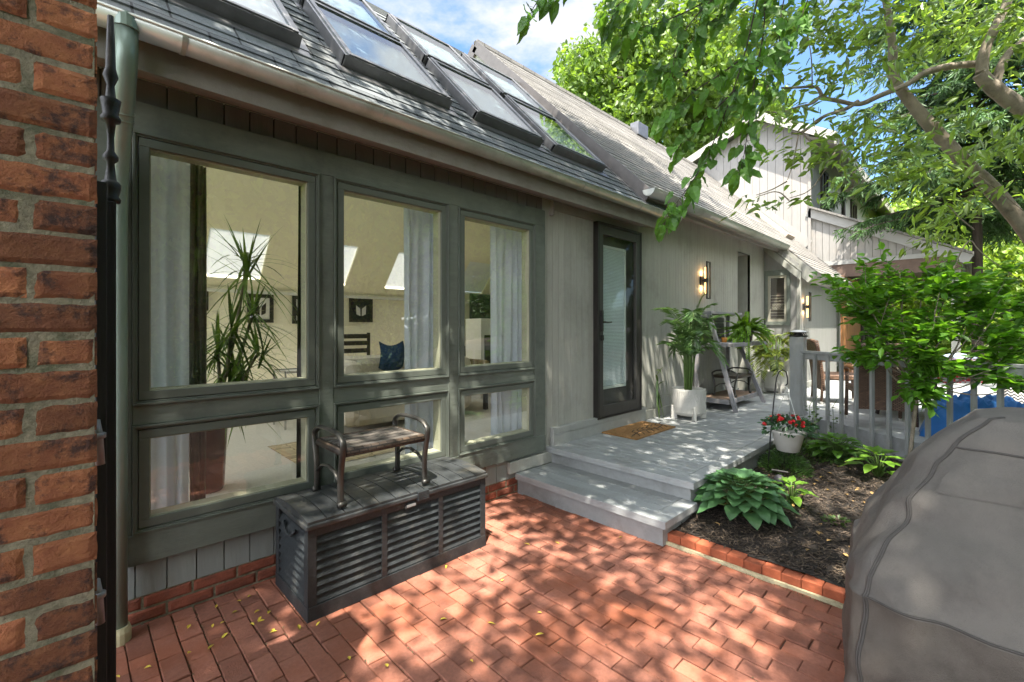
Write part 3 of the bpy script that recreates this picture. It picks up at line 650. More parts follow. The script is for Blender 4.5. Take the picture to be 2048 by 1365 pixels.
g = MB(); g.box(a+.03, c-.03, 3.0, 3.045, z0+.02, z1-.03); g.build('door_slab', m_doord, dr)
gx0, gx1, gz0, gz1 = a+.165, c-.20, z0+.30, z1-.22
g = MB()
for x0_, x1_, za, zb in ((gx0,gx0+.03,gz0,gz1),(gx1-.03,gx1,gz0,gz1),(gx0+.03,gx1-.03,gz0,gz0+.03),(gx0+.03,gx1-.03,gz1-.03,gz1)): g.box(x0_,x1_,2.982,2.999,za,zb)
g.build('lite_frame', mat('pale_lite_frame', (.55,.58,.55), .5, .03), dr, bevel=.002)
g = MB(); z = gz0+.035
while z < gz1-.035: g.box(gx0+.03, gx1-.03, 2.990, 2.998, z, z+.013, .5); z += .0165
g.build('blind', m_blind, dr)
g = MB(); g.quad((gx0+.03,2.986,gz0+.03),(gx1-.03,2.986,gz0+.03),(gx1-.03,2.986,gz1-.03),(gx0+.03,2.986,gz1-.03)); g.build('lite_glass', m_storm, dr)
g = MB(); hx = a1+.035; hz = 1.56
g.box(hx-.016, hx+.016, 2.872, 2.892, hz-.10, hz+.13); g.tube([(hx,2.872,hz),(hx,2.84,hz)], .009, 8); g.tube([(hx,2.842,hz),(hx+.06,2.838,hz-.002),(hx+.125,2.842,hz+.002)], [.009,.008,.007], 8); g.box(hx-.014,hx+.014,2.866,2.892,hz-.20,hz-.14)
g.build('handle', m_black, dr, bevel=.001)
# ---- interior shell
FZ = .36
g = MB(); g.box(-1.2, 8.0, 3.0, 7.3, FZ-.05, FZ); g.build('interior_floor', m_carpet, house)
g = MB(); g.box(-1.2, 8.0, 7.3, 7.36, FZ, 2.10); g.prism([(-1.2,3.0,2.5),(-1.2,7.3,2.05),(-1.2,4.7,RZ-.06),(-1.2,3.0,3.2)], (-.05,0,0)); g.box(-1.25,-1.2,3.0,3.5,FZ,2.5); g.box(-1.25,-1.2,6.9,7.3,FZ,2.1); g.box(-1.25,-1.2,3.5,6.9,FZ,.55)
g.prism([(7.9,3.32,FZ),(7.9,7.3,FZ),(7.9,7.3,ZBK),(7.9,4.7,RZ-.06),(7.9,3.32,3.2)], (.05,0,0)); g.box(3.45, 8.0, 3.07, 3.12, FZ, 3.2) if False else None
g.box(3.3, 4.08, 3.06, 3.10, FZ, 3.2); g.box(5.03, 8.3, 3.06, 3.10, FZ, 3.2); g.box(4.08, 5.03, 3.06, 3.10, 2.68, 3.2); g.box(-1.2,3.3,3.05,3.10,2.56,3.15)
g.box(-1.2,.16,3.05,3.10,FZ,2.56)
g.build('interior_wall', m_cream, house)
g = MB(); g.box(-1.2, 8.0, 7.24, 7.30, 1.99, 2.03); g.build('window_ledge', m_white, house)
g = MB(); g.quad((-1.22,3.5,.55),(-1.22,6.9,.55),(-1.22,6.9,2.1),(-1.22,3.5,2.45)); g.build('added_side_glazing', m_glass, house)  # end-wall window out of view, added to brighten the room
# ------------------------------------------------------------------ tall gabled house behind
th_ = thing('gabled_house', 'two storey grey board sided gabled house behind, with lean-to porch', 'house', (16, 3, 0))
XG = 13.3; g = MB(); bk = MB()
ztop = lambda y: 7.02 - .62*abs(y-4.1)*(1.0 if y < 4.1 else .62)
boards(g, bk, 'X', XG, 3.0, 7.6, lambda y: max(.3, min(kB+y, 2*(kB+5.69)-kB-y)-.1) , ztop, .19, -1, (), gw=.008)
o1 = g.build('gable_siding', m_siding2, th_)
g = MB(); UPW = ((14.35,15.05,4.35,5.75),(18.3,19.2,4.4,5.7))
boards(g, bk, 'Y', 3.0, XG-.02, 24, K(.3), K(6.25), .19, -1, UPW, gw=.008); g.build('side_siding', mat('side_paint', (.28,.275,.265), .8, .07, 25, (1,1,.15), .3, 60, var=.05), th_); bk.build('siding_backing', m_groove, th_)
for a, c, z0, z1 in UPW:
    g = MB()
    for q in ((a,a+.08,z0,z1),(c-.08,c,z0,z1),(a,c,z1-.08,z1),(a,c,z0,z0+.08),((a+c)/2-.03,(a+c)/2+.03,z0,z1),(a,c,(z0+z1)/2-.03,(z0+z1)/2+.03)): g.box(q[0],q[1],2.93,2.99,q[2],q[3])
    o = g.build('window', m_dark, th_); g = MB(); g.quad((a,2.97,z0),(c,2.97,z0),(c,2.97,z1),(a,2.97,z1)); g.build('pane', m_glass, o)
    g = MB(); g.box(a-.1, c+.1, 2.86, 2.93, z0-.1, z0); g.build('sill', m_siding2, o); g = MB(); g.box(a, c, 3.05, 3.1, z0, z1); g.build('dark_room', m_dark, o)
g = MB()
def gp(y, dz=0): return ztop(y) + .12 + dz
g.prism([(XG-.35,4.1,gp(4.1)),(XG-.35,2.4,7.02-.62*1.7+.12),(24,2.4,7.02-.62*1.7+.12),(24,4.1,gp(4.1))], (0,0,.06))
g.prism([(XG-.35,4.1,gp(4.1)),(XG-.35,8.2,gp(8.2)),(24,8.2,gp(8.2)),(24,4.1,gp(4.1))], (0,0,.06))
g.build('roof', m_roofB, th_)
g = MB(); g.bar((XG-.35,4.1,gp(4.1)-.06),(XG-.35,2.4,7.02-.62*1.7+.06),.04,.2); g.bar((XG-.35,4.1,gp(4.1)-.06),(XG-.35,8.2,gp(8.2)-.06),.04,.2)
g.box(XG-.35,24,2.38,2.42,5.85,6.08); g.build('rake_board', mat('pale_trim', (.34,.32,.29), .7, .05), th_)
g = MB(); g.add([(XG-.33,2.42,5.93),(24,2.42,5.93),(24,3.0,6.22),(XG-.33,3.0,6.22)], [(0,1,2,3)]); g.build('soffit', m_eave, th_)
g = MB(); g.tube([(17.0,2.93,5.9),(17.0,2.93,4.0)], .05, 8); g.build('downspout', m_dark, th_)
# corner and base flashing along the roof junction
g = MB(); g.bar((XG-.03,3.02,kB+3.02+.12),(XG-.03,5.69,kB+5.69+.12),.02,.26,up=(0,-1,1)); g.box(XG-.045,XG+.02,2.96,3.02,kB+2.95,6.2); g.build('flashing', m_siding2, th_)
# porch lean-to
g = MB(); bk = MB(); zp = lambda y: 4.42 - (3.03-y)*.515
boards(g, bk, 'X', XG+.05, .35, 2.98, K(3.06), lambda y: zp(y)-.02, .14, -1, (), gw=.008)
g.build('porch_siding', m_siding2, th_); bk.build('porch_backing', m_groove, th_)
g = MB(); g.bar((XG-.02,3.03,zp(3.03)-.03),(XG-.02,.15,zp(.15)-.03),.05,.2); g.box(XG-.0,XG+.05,.3,2.9,3.02,3.12); g.build('porch_rake', mat('porch_trim', (.34,.335,.32), .7, .05), th_)
g = MB(); g.prism([(XG-.12,3.0,zp(3.0)+.09),(XG-.12,.1,zp(.1)+.09),(19,.1,zp(.1)+.09),(19,3.0,zp(3.0)+.09)], (0,0,.05)); g.build('porch_roof', m_roofB, th_)
g = MB(); g.box(XG+.1,19,.35,2.9,2.95,3.02); g.box(XG+.02,XG+.16,.3,2.98,2.72,3.02); g.box(XG, 19, .28,.42,2.78,3.05); g.build('porch_beam', m_beam, th_)
g = MB(); g.box(XG+.1, XG+.24, .30, .44, 0, 2.8); g.build('porch_post', m_siding, th_)
g = MB(); bk = MB(); boards(g, bk, 'Y', 2.28, 12.88, 15.3, K(.35), K(2.72), .1, -1, (), gw=.005); g.build('cedar_wall', m_porchwood, th_); bk.build('cedar_backing', m_groove, th_)
g = MB(); g.box(15.3, 15.38, 2.2, 2.32, .35, 2.5); g.box(17.1,17.18,2.2,2.32,.35,2.5); g.box(15.3,17.18,2.2,2.32,2.5,2.6); g.box(16.2,16.26,2.22,2.30,.35,2.5)
o = g.build('patio_door', m_dark, th_); g = MB(); g.quad((15.3,2.27,.35),(17.1,2.27,.35),(17.1,2.27,2.5),(15.3,2.27,2.5)); g.build('glass', m_glass, o)
g = MB(); g.box(12.8, 19.5, -1.4, 2.98, -.05, .34); g.build('porch_floor', m_deckrim, th_)
# ------------------------------------------------------------------ interior things
def curtain(name, label, x0, x1, y, z0, z1, m, folds=7, amp=.022, group='window curtains'):
    t = MB(); sd = random.random()*9
    def fn(a, c):
        x = x0+(x1-x0)*a + .01*math.sin(a*9+c*2+sd); z = z0+(z1-z0)*c
        return (x, y + amp*math.sin(a*folds*2*math.pi+sd+.6*math.sin(c*2+a*3)) + .008*math.sin(a*41+sd), z)
    t.grid(fn, folds*12, 14); o = t.build(name, m, None, smooth=True); tag(o, label, 'curtain', group); return o
curtain('curtain', 'pale blue curtain hanging at the left of the left tall window', .12, .50, 3.20, .40, 2.46, m_curt, 4)
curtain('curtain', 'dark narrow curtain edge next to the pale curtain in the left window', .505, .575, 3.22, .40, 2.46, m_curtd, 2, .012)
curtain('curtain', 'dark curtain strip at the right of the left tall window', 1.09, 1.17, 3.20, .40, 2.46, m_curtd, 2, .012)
curtain('curtain', 'pale blue curtain strip at the left of the middle tall window', 1.33, 1.42, 3.20, .40, 2.46, m_curt, 2)
curtain('curtain', 'wide pale blue curtain at the right of the middle tall window', 1.92, 2.33, 3.20, .40, 2.46, m_curt, 5)
curtain('curtain', 'pale blue curtain at the right of the right tall window', 2.84, 3.27, 3.20, .40, 2.46, m_curt, 5)
def sword(mb, base, d, L, w, droop, n=6):
    base = Vector(base); d = Vector(d).normalized(); sx = d.cross(Vector((0,0,1))); sx = sx.normalized() if sx.length > .05 else Vector((1,0,0))
    vs = []
    for i in range(n+1):
        t = i/n; p = base + d*L*t + Vector((0,0,-1))*droop*L*t*t; ww = w*(1-t**1.6)*(.55+.9*min(t*4,1)*.5); vs += [p-sx*ww/2, p+sx*ww/2]
    mb.add(vs, [(2*i,2*i+1,2*i+3,2*i+2) for i in range(n)])
b = thing('potted_dracaena', 'tall spiky dragon tree in a brown pot behind the left tall window', 'plant', (.69, 3.78, FZ))
g = MB(); g.lathe((.69,3.78,FZ), [(.09,0),(.10,.02),(.12,.42),(.125,.44),(.11,.44),(.105,.40)], 24); g.build('pot', mat('brown_pot', (.09,.03,.02), .25, .2, 5), b, smooth=True)
heads = [((.94,3.80,1.98),.52,46),((.82,3.70,1.50),.44,38),((1.0,3.86,1.62),.42,34),((.86,3.82,1.25),.42,36),((.98,3.66,1.32),.40,30),((.74,3.74,1.38),.42,26),((.80,3.66,1.08),.38,34),((.92,3.80,1.02),.38,30)]
g = MB()
for p, L, n in heads:
    p = Vector(p); g.tube([(.69,3.78,.76),((.78+p.x)/2,(3.78+p.y)/2,(.78+p.z)/2+.05),p], [.016,.013,.010], 6)
g.build('stem', m_bark, b, smooth=True)
g = MB()
for p, L, n in heads:
    for k in range(n):
        a = random.uniform(0, 2*math.pi); e = random.uniform(-.5, 1.35); d = (math.cos(a)*math.cos(e), math.sin(a)*math.cos(e), math.sin(e))
        sword(g, Vector(p)+Vector((0,0,random.uniform(-.12,.03))), d, L*random.uniform(.7,1.05), .026, .55 if e < .6 else .15)
g.build('leaves', m_drac, b)
def picture(u0, u1, v0, v1, label, Y=7.27, art=None):
    p, q = atY(u0, v0, Y), atY(u1, v1, Y); z1 = p.z; z0 = z1 - abs(p.z-q.z)
    b = thing('framed_picture', label, 'picture', ((p.x+q.x)/2, Y, (z0+z1)/2), 'pictures on the sunroom back wall')
    g = MB(); fr = .05
    g.box(p.x, q.x, Y-.03, Y, z1-fr, z1); g.box(p.x, q.x, Y-.03, Y, z0, z0+fr); g.box(p.x, p.x+fr, Y-.03, Y, z0+fr, z1-fr); g.box(q.x-fr, q.x, Y-.03, Y, z0+fr, z1-fr); g.build('frame', m_dark, b)
    g = MB(); g.box(p.x+fr, q.x-fr, Y-.012, Y-.002, z0+fr, z1-fr); g.build('mount', art or m_white, b)
    g = MB(); cx, cz = (p.x+q.x)/2, (z0+z1)/2; w_ = (q.x-p.x)*.2; h_ = (z1-z0)*.24
    for s_ in (-1, 1):
        g.lathe((0,0,0), [(.001,0)], 3) if False else g.prism([(cx+s_*w_*.15, Y-.016, cz-h_), (cx+s_*w_, Y-.016, cz-h_*.7), (cx+s_*w_*1.1, Y-.016, cz+h_*.9), (cx+s_*w_*.2, Y-.016, cz+h_*.3)], (0,.003,0))
    g.build('print', m_dark if art is None else m_white, b)
m_black2 = mat('dark_mount', (.02,.02,.02), .5, .1)
picture(494, 546, 588, 646, 'black framed picture on back wall seen behind the dragon tree')
picture(584, 606, 592, 648, 'black framed picture partly cut by the right edge of left window')
picture(698, 744, 597, 645, 'black picture with pale wings seen through the middle window', art=m_black2)
picture(386, 416, 582, 622, 'small dark frame behind the leftmost dragon tree leaves')
# painting, cabinet and chair seen through the right window
p, q = atY(918, 506, 7.27), atY(963, 572, 7.27)
b = thing('painting', 'orange sunset painting above cabinet, seen through right tall window', 'painting', ((p.x+q.x)/2, 7.27, 2))
g = MB(); g.box(p.x, q.x, 7.25, 7.27, q.z, p.z); g.build('canvas', mat('sunset', (.75,.28,.09), .7, .25, 3), b)
g = MB(); pts = [(p.x, 7.247, q.z), (q.x, 7.247, q.z)] + [(q.x-(q.x-p.x)*t, 7.247, q.z+(p.z-q.z)*(.25+.12*math.sin(t*11)+.06*math.sin(t*29))) for t in [i/10 for i in range(11)]]
g.prism(pts, (0,.002,0)); g.build('dark_hills', m_dark, b)
p, q = atY(945, 560, 6.6), atY(1000, 720, 6.6)
b = thing('media_cabinet', 'black cabinet with screen seen through the right tall window', 'cabinet', ((p.x+q.x)/2, 6.6, FZ))
g = MB(); g.box(p.x, q.x+.4, 6.6, 6.95, FZ, 1.15); g.build('cabinet_body', m_dark, b, bevel=.01); g = MB(); g.box(p.x+.05, q.x+.3, 6.7, 6.76, 1.25, 2.15); g.box(p.x+.25,q.x+.1,6.68,6.8,1.15,1.26); g.build('screen', mat('screen_black', (.01,.01,.01), .15, .1), b, bevel=.01)
b = thing('fireplace_column', 'white fireplace column with dark opening seen through right window', 'fireplace', (4.75, 5.6, FZ))
g = MB(); p, q = atY(962, 0, 5.6), atY(985, 0, 5.6); g.box(p.x, p.x+.5, 5.6, 6.0, FZ, 1.65); g.build('surround', m_white, b, bevel=.01); g = MB(); g.box(p.x+.07, p.x+.35, 5.59, 5.62, .7, 1.38); g.build('opening', m_dark, b)
b = thing('patterned_armchair', 'brown patterned high backed armchair behind the right tall window', 'armchair', (3.75, 4.9, FZ))
mpat = mat('patterned_cloth', (.16,.10,.05), .9, .6, 14, hue=(.42,.36,.2))
g = MB(); g.box(3.55, 4.15, 4.75, 5.4, .7, .86); g.build('seat', mpat, b, bevel=.05); g = MB(); g.box(3.55, 4.15, 5.35, 5.5, .8, 1.55); g.build('backrest', mpat, b, bevel=.07)
for s_ in (3.48, 4.12):
    g = MB(); g.box(s_, s_+.1, 4.78, 5.4, .66, 1.05); g.build('armrest', mpat, b, bevel=.04)
for s_ in (3.52, 4.14):
    for t_ in (4.8, 5.42): g = MB(); g.box(s_, s_+.05, t_, t_+.05, FZ, .7); g.build('leg', m_dark, b)
b = thing('sofa', 'cream sofa seen through the middle window', 'sofa', (3.0, 5.2, FZ))
g = MB(); g.box(2.15, 3.6, 4.65, 5.5, .42, .80); g.build('seat', m_sofa, b, bevel=.08)
g = MB(); g.box(2.15, 3.6, 5.4, 5.7, .5, 1.14); g.build('backrest', m_sofa, b, bevel=.1)
for x in (2.05, 3.55): g = MB(); g.box(x, x+.28, 4.65, 5.6, .42, 1.14); g.build('armrest', m_sofa, b, bevel=.12)
b = MB(); b.grid(lambda a, c: (2.80+a*.34+.03*math.sin(c*3), 5.30-.12*math.sin(a*3.14)*math.sin(c*3.14), .93+c*.34+.06*(a*2-1)**2), 10, 10); b.grid(lambda a, c: (2.80+a*.34+.03*math.sin(c*3), 5.32+.05*math.sin(a*3.14)*math.sin(c*3.14), .93+c*.34+.06*(a*2-1)**2), 10, 10)
tag(b.build('throw_pillow', m_navy, None, smooth=True), 'navy blue pillow on the cream sofa', 'pillow')
b = thing('dining_chair', 'dark rail back chair against the back wall seen through middle window', 'chair', (3.3, 6.7, FZ))
g = MB(); g.box(3.0, 3.5, 6.5, 6.95, .78, .83); g.build('seat', m_dark, b); g = MB()
for z in (1.1, 1.22, 1.33): g.box(3.0, 3.5, 6.93, 6.96, z, z+.07)
g.build('backrest', m_dark, b)
for x in (3.0, 3.46):
    g = MB(); g.box(x, x+.04, 6.92, 6.96, FZ, 1.42); g.build('leg', m_dark, b); g = MB(); g.box(x, x+.04, 6.5, 6.54, FZ, .78); g.build('leg', m_dark, b)
b = thing('chrome_table', 'small chrome frame side table near the dragon tree', 'table', (1.9, 5.6, FZ))
g = MB(); X0, X1, Y0, Y1 = 1.72, 2.12, 5.4, 5.8
for x in (X0, X1):
    for y in (Y0, Y1): g.tube([(x,y,FZ),(x,y,1.0)], .012, 8)
for z in (1.0, .8): g.tube([(X0,Y0,z),(X1,Y0,z),(X1,Y1,z),(X0,Y1,z),(X0,Y0,z)], .012, 8)
g.build('frame', mat('chrome', (.5,.5,.5), .15, .05, metal=1), b); g = MB(); g.box(X0, X1, Y0, Y1, .985, .995); g.build('tabletop', m_white, b)
b = MB(); 
b.grid(lambda a, c: (1.35+a*1.1, 3.75+c*1.0, FZ+.006+.002*math.sin(a*40)), 30, 10)
tag(b.build('woven_rug', brickish('rug_weave', (.45,.36,.22), (.3,.05), 1, 1, 'XY', (.5,.45,.4), .006, .35, rough=.95)[0], None), 'tan striped woven rug on the sunroom carpet', 'rug')
# ------------------------------------------------------------------ DECK
dk = thing('deck', 'grey painted timber deck with two steps down to the patio', 'deck', (5, 2.2, 0))
g = MB(); DZ = .345
def clipline(x):     # outer edge of the raised deck (y) for each x, following the angled railing
    if x <= 6.95: return None
edge = [(6.95,1.62),(5.45,-.50)]
# boards run out from the wall; the angled railing cuts the southern part
yl = lambda x: 1.60 + (x-6.95)*(2.12/1.5)
x = 3.459
while x < 12.8:
    xa, xb = x+.0035, x+.0885; dz = DZ+random.gauss(0,.0008); q = random.random()
    if x < 6.95: g.chbox(xa, xb, 1.602, 2.945, DZ-.03, dz, .003, q)
    if x > 5.0:
        ya, yb_ = min(yl(xa), 2.945), min(yl(xb), 2.945)
        if x >= 6.95: ya = yb_ = 2.945
        c0 = .003
        g.add([(xa,-1.6,DZ-.03),(xb,-1.6,DZ-.03),(xb,yb_,DZ-.03),(xa,ya,DZ-.03),(xa,-1.6,dz-c0),(xb,-1.6,dz-c0),(xb,yb_,dz-c0),(xa,ya,dz-c0),(xa+c0,-1.6,dz),(xb-c0,-1.6,dz),(xb-c0,yb_,dz),(xa+c0,ya,dz)],
              [(0,1,5,4),(1,2,6,5),(2,3,7,6),(3,0,4,7),(4,5,9,8),(5,6,10,9),(6,7,11,10),(7,4,8,11),(8,9,10,11)], q)
    x += .092
g.build('deck_boards', m_deck, dk)
g = MB(); g.chbox(3.318, 3.455, 1.485, 2.945, DZ-.05, DZ+.001, .003); g.chbox(3.458, 6.95, 1.485, 1.598, DZ-.05, DZ+.001, .003); g.build('edge_board', m_deck, dk)
g = MB(); g.box(3.365, 3.39, 1.53, 2.945, .19, DZ-.051); g.box(3.39, 6.95, 1.53, 1.55, -.05, DZ-.051)
g.bar((6.96,1.60,.22),(5.0,-1.17,.22),.04,.24); g.bar((6.88,1.56,.13),(4.95,-1.17,.13),.09,.035); g.build('rim_joist', m_deckrim, dk)
st = MB(); SZ = .193; x = 2.868
for k in range(4): st.chbox(x+.002, x+.128, 1.485 if k == 0 else 1.485+.0, 2.905, SZ-.03, SZ, .002); x += .1305
st = MB(); SZ = .193
st.chbox(2.865, 2.99, 1.475, 2.91, SZ-.052, SZ+.001, .003)
for k in range(3): st.chbox(2.995+k*.128, 3.116+k*.128, 1.60, 2.905, SZ-.03, SZ+random.gauss(0,.0007), .002)
st.chbox(2.993, 3.36, 1.475, 1.597, SZ-.052, SZ+.001, .003)
o = st.build('step', m_deck, dk)
st = MB(); st.box(2.915, 2.94, 1.52, 2.93, -.04, SZ-.053); st.box(2.94, 3.36, 1.52, 1.54, -.04, SZ-.053); st.build('riser', m_deckrim, o)
# railing
rl = thing('deck_railing', 'grey painted deck railing with square balusters beside the garden bed', 'railing', (6.95, 1.70, 0))
pc = Vector((6.97, 1.70, 0)); d = Vector((5.45-6.95, -.50-1.62, 0)).normalized(); nrm = Vector((d.y, -d.x, 0))
if nrm.x > 0: nrm = -nrm
g = MB(); g.obox(pc+Vector((0,0,.69)), (.082,0,0), (0,.082,0), (0,0,.69)); g.box(pc.x-.092,pc.x+.092,pc.y-.092,pc.y+.092,.346,.37); pst = g.build('post', m_rail, rl, bevel=.005)
g = MB(); c_ = pc+Vector((0,0,1.38))
g.lathe(c_, [(.10,.0),(.115,.004),(.115,.016),(.10,.02)], 4); 
for k in range(8):
    a = k*math.pi/4; g.bar(c_+Vector((.095*math.cos(a),.095*math.sin(a),.02)), c_+Vector((.082*math.cos(a+.3),.082*math.sin(a+.3),.055)), .008, .008)
g.lathe(c_, [(.085,.055),(.115,.058),(.112,.064),(.05,.085),(.002,.09)], 16); g.lathe(c_, [(.05,.02),(.05,.055)], 12)
g.build('post_cap', m_black, pst); g = MB(); g.lathe(c_, [(.108,.066),(.05,.088),(.002,.093)], 16); g.build('solar_top', mat('pale_lens', (.6,.6,.58), .3, .05), pst)
LR = 3.3; rs = pc + d*.08
g = MB(); g.bar(rs+Vector((0,0,1.185)), rs+d*LR+Vector((0,0,1.185)), .085, .032); g.bar(rs+nrm*.01+Vector((0,0,1.13)), rs+nrm*.01+d*LR+Vector((0,0,1.13)), .035, .075); g.build('rail', m_rail, rl, bevel=.004)
for k in range(17):
    s_ = .05 + k*.193; p = rs + d*s_ + nrm*.045
    g = MB(); bw = .017; zb = .15 if k else .1
    g.obox(p+Vector((0,0,(1.165+zb)/2)), d*bw, nrm*bw, (0,0,(1.165-zb)/2)); g.build('baluster', m_rail, rl, bevel=.003)
# doormat
b = thing('doormat', 'brown coir doormat lying before the entry door', 'doormat', (4.6, 2.72, DZ))
g = MB(); A = atZ(1192,865,DZ+.014); B_ = atZ(1278,843,DZ+.014); C_ = atZ(1336,857,DZ+.014)
g.chbox(4.17, 5.02, 2.46, 2.89, DZ+.002, DZ+.017, .004); g.build('mat_pile', m_coir, b)
g = MB()
for k in range(7):
    a = 4.3+k*.1; g.tube([(a,2.50,DZ+.018),(a+.08,2.58,DZ+.018),(a+.11,2.66,DZ+.018),(a+.2,2.69,DZ+.018)], .006, 5, flat=.3)
g.tube([(4.22,2.55,DZ+.018),(4.5,2.62,DZ+.018),(4.8,2.56,DZ+.018),(4.98,2.6,DZ+.018)], .008, 5, flat=.3); g.build('leaf_print', m_matdark, b)
# sconces
def sconce(x, y, z0, z1, label):
    b = thing('wall_sconce', label, 'wall lamp', (x, y, (z0+z1)/2), 'wall lamps along the deck')
    zc = (z0+z1)/2; w_ = .055; dp = .11
    g = MB(); yo = y-dp
    for s_ in (-1, 1): g.box(x+s_*w_-.009, x+s_*w_+.009, yo-.009, yo+.009, z0, z1)
    for z in (z0, z1-.018): g.box(x-w_, x+w_, yo-.009, yo+.009, z, z+.018)
    g.build('frame', m_black, b)
    g = MB(); g.box(x-.05, x+.05, y-.022, y, zc-.065, zc+.065); g.box(x-.012, x+.012, yo+.005, y-.02, zc-.012, zc+.012); g.lathe((x, yo+.035, zc-.03), [(.03,0),(.03,.06)], 12); g.build('bracket', m_black, b)
    for s_, a, c in ((-1, zc-.2, zc-.03), (1, zc+.03, zc+.2)):
        g = MB(); g.lathe((x, yo+.035, 0), [(.022, a), (.022, c)], 12); g.build('lamp_tube', m_lamp, b)
        l = bpy.data.lights.new('lamp', 'POINT'); l.energy = .33; l.color = (1,.66,.32); l.shadow_soft_size = .03
        lo = bpy.data.objects.new('lamp', l); COL.objects.link(lo); lo.location = (0, -dp+.035+.06, (a+c)/2-zc); lo.parent = b
sconce(6.85, 2.95, 1.93, 2.49, 'black frame wall lamp above the grey potting table')
sconce(9.98, 2.35, 1.62, 2.17, 'black frame wall lamp on the far bay wall near the shrub')
# ------------------------------------------------------------------ deck box and benches
b = thing('deck_box', 'black plastic storage box with louvred sides under the sunroom windows', 'storage box', (1.45, 2.62, 0))
X0, X1, Y0, Y1, ZB_ = .862, 2.05, 2.375, 2.875, .475
g = MB(); g.box(X0+.028, X1-.014, Y0+.024, Y1, .0, ZB_-.01, .4)
for x in (X0, X0+.41, X0+.80, X1-.045):
    wd = .045 if x in (X0, X1-.045) else .035
    g.box(x, x+wd, Y0, Y0+.013, .075, ZB_, .4)
g.box(X0, X1, Y0-.002, Y0+.013, 0, .075, .4); g.box(X0+.045, X1-.045, Y0+.001, Y0+.013, ZB_-.045, ZB_, .4)
g.box(X0, X0+.013, Y0+.013, Y0+.05, .075, ZB_, .4); g.box(X0, X0+.013, Y1-.05, Y1, .075, ZB_, .4); g.box(X0-.002, X0+.013, Y0, Y1, 0, .074, .4)
g.box(X1-.013, X1, Y0+.013, Y1, 0, ZB_, .4)
g.build('box_body', m_box, b, bevel=.002)
g = MB()
def louvres(a0, a1, n, face):
    zz0, zz1 = .078, ZB_-.047; h = (zz1-zz0)/n
    for i in range(n):
        z = zz0+i*h
        if face == 'Y': g.add([(a0,Y0+.001,z+.004),(a1,Y0+.001,z+.004),(a1,Y0+.021,z+h),(a0,Y0+.021,z+h),(a0,Y0+.022,z),(a1,Y0+.022,z)], [(0,1,2,3),(4,5,1,0)], .5)
        else: g.add([(X0+.001,a0,z+.004),(X0+.001,a1,z+.004),(X0+.024,a1,z+h),(X0+.024,a0,z+h),(X0+.026,a0,z),(X0+.026,a1,z)], [(3,2,1,0),(0,1,5,4)], .5)
louvres(X0+.045, X0+.41, 8, 'Y'); louvres(X0+.445, X0+.80, 8, 'Y'); louvres(X0+.835, X1-.045, 8, 'Y'); louvres(Y0+.05, Y1-.05, 8, 'X')
g.build('louvre_panels', m_box, b)
g = MB(); g.box(X0-.012, X1+.012, Y0-.014, Y1+.01, ZB_-.004, ZB_+.022, .5)
nx = 12; wslat = (X1-X0)/nx
lo_ = g.build('lid_rim', m_boxlid, b, bevel=.006)
g = MB()
def lidz(y): t = (y-Y0)/(Y1-Y0); return ZB_+.036+.022*math.sin(t*math.pi)**.8
for i in range(nx):
    xa, xb = X0-.004+i*(wslat+.0007)+.003, X0-.004+(i+1)*(wslat+.0007)-.003
    n = 10; pr = []
    for k in range(n+1):
        y = Y0-.004 + (Y1-Y0+.004)*k/n; pr.append((y, lidz(max(Y0,y))))
    vs = [(xa,y,z) for y,z in pr]+[(xb,y,z) for y,z in pr]+[(xa,pr[0][0],ZB_+.02),(xb,pr[0][0],ZB_+.02),(xa,pr[-1][0],ZB_+.02),(xb,pr[-1][0],ZB_+.02)]
    fs = [(k,n+1+k,n+2+k,k+1)[::1] for k in range(n)]+[(0,2*n+2,2*n+3,n+1)]+[tuple([2*n+2]+list(range(0,n+1))+[2*n+4])]+[tuple([2*n+5]+list(range(2*n+1,n,-1))+[2*n+3])]
    g.add(vs, fs, random.random())
g.build('lid', m_boxlid, b)
g = MB(); g.box(X0, X1, Y0, Y1, ZB_+.02, ZB_+.030); g.build('lid_underside', m_box, b)
g = MB(); g.box(1.50, 1.58, Y0-.02, Y0+.01, ZB_-.02, ZB_+.035); g.box(1.42,1.50,Y0-.006,Y0,ZB_-.05,ZB_-.02); g.build('latch', m_box, b, bevel=.004)
g = MB(); g.box(1.43,1.49,Y0-.0085,Y0-.006,ZB_-.042,ZB_-.028); g.build('name_plate', mat('plate', (.2,.2,.2), .5), b)
g = MB(); g.tube([(X0-.004,2.54,.42),(X0-.012,2.58,.385),(X0-.014,2.63,.375),(X0-.012,2.68,.385),(X0-.004,2.72,.42)], .009, 8); g.build('side_handle', m_box, b, smooth=True)
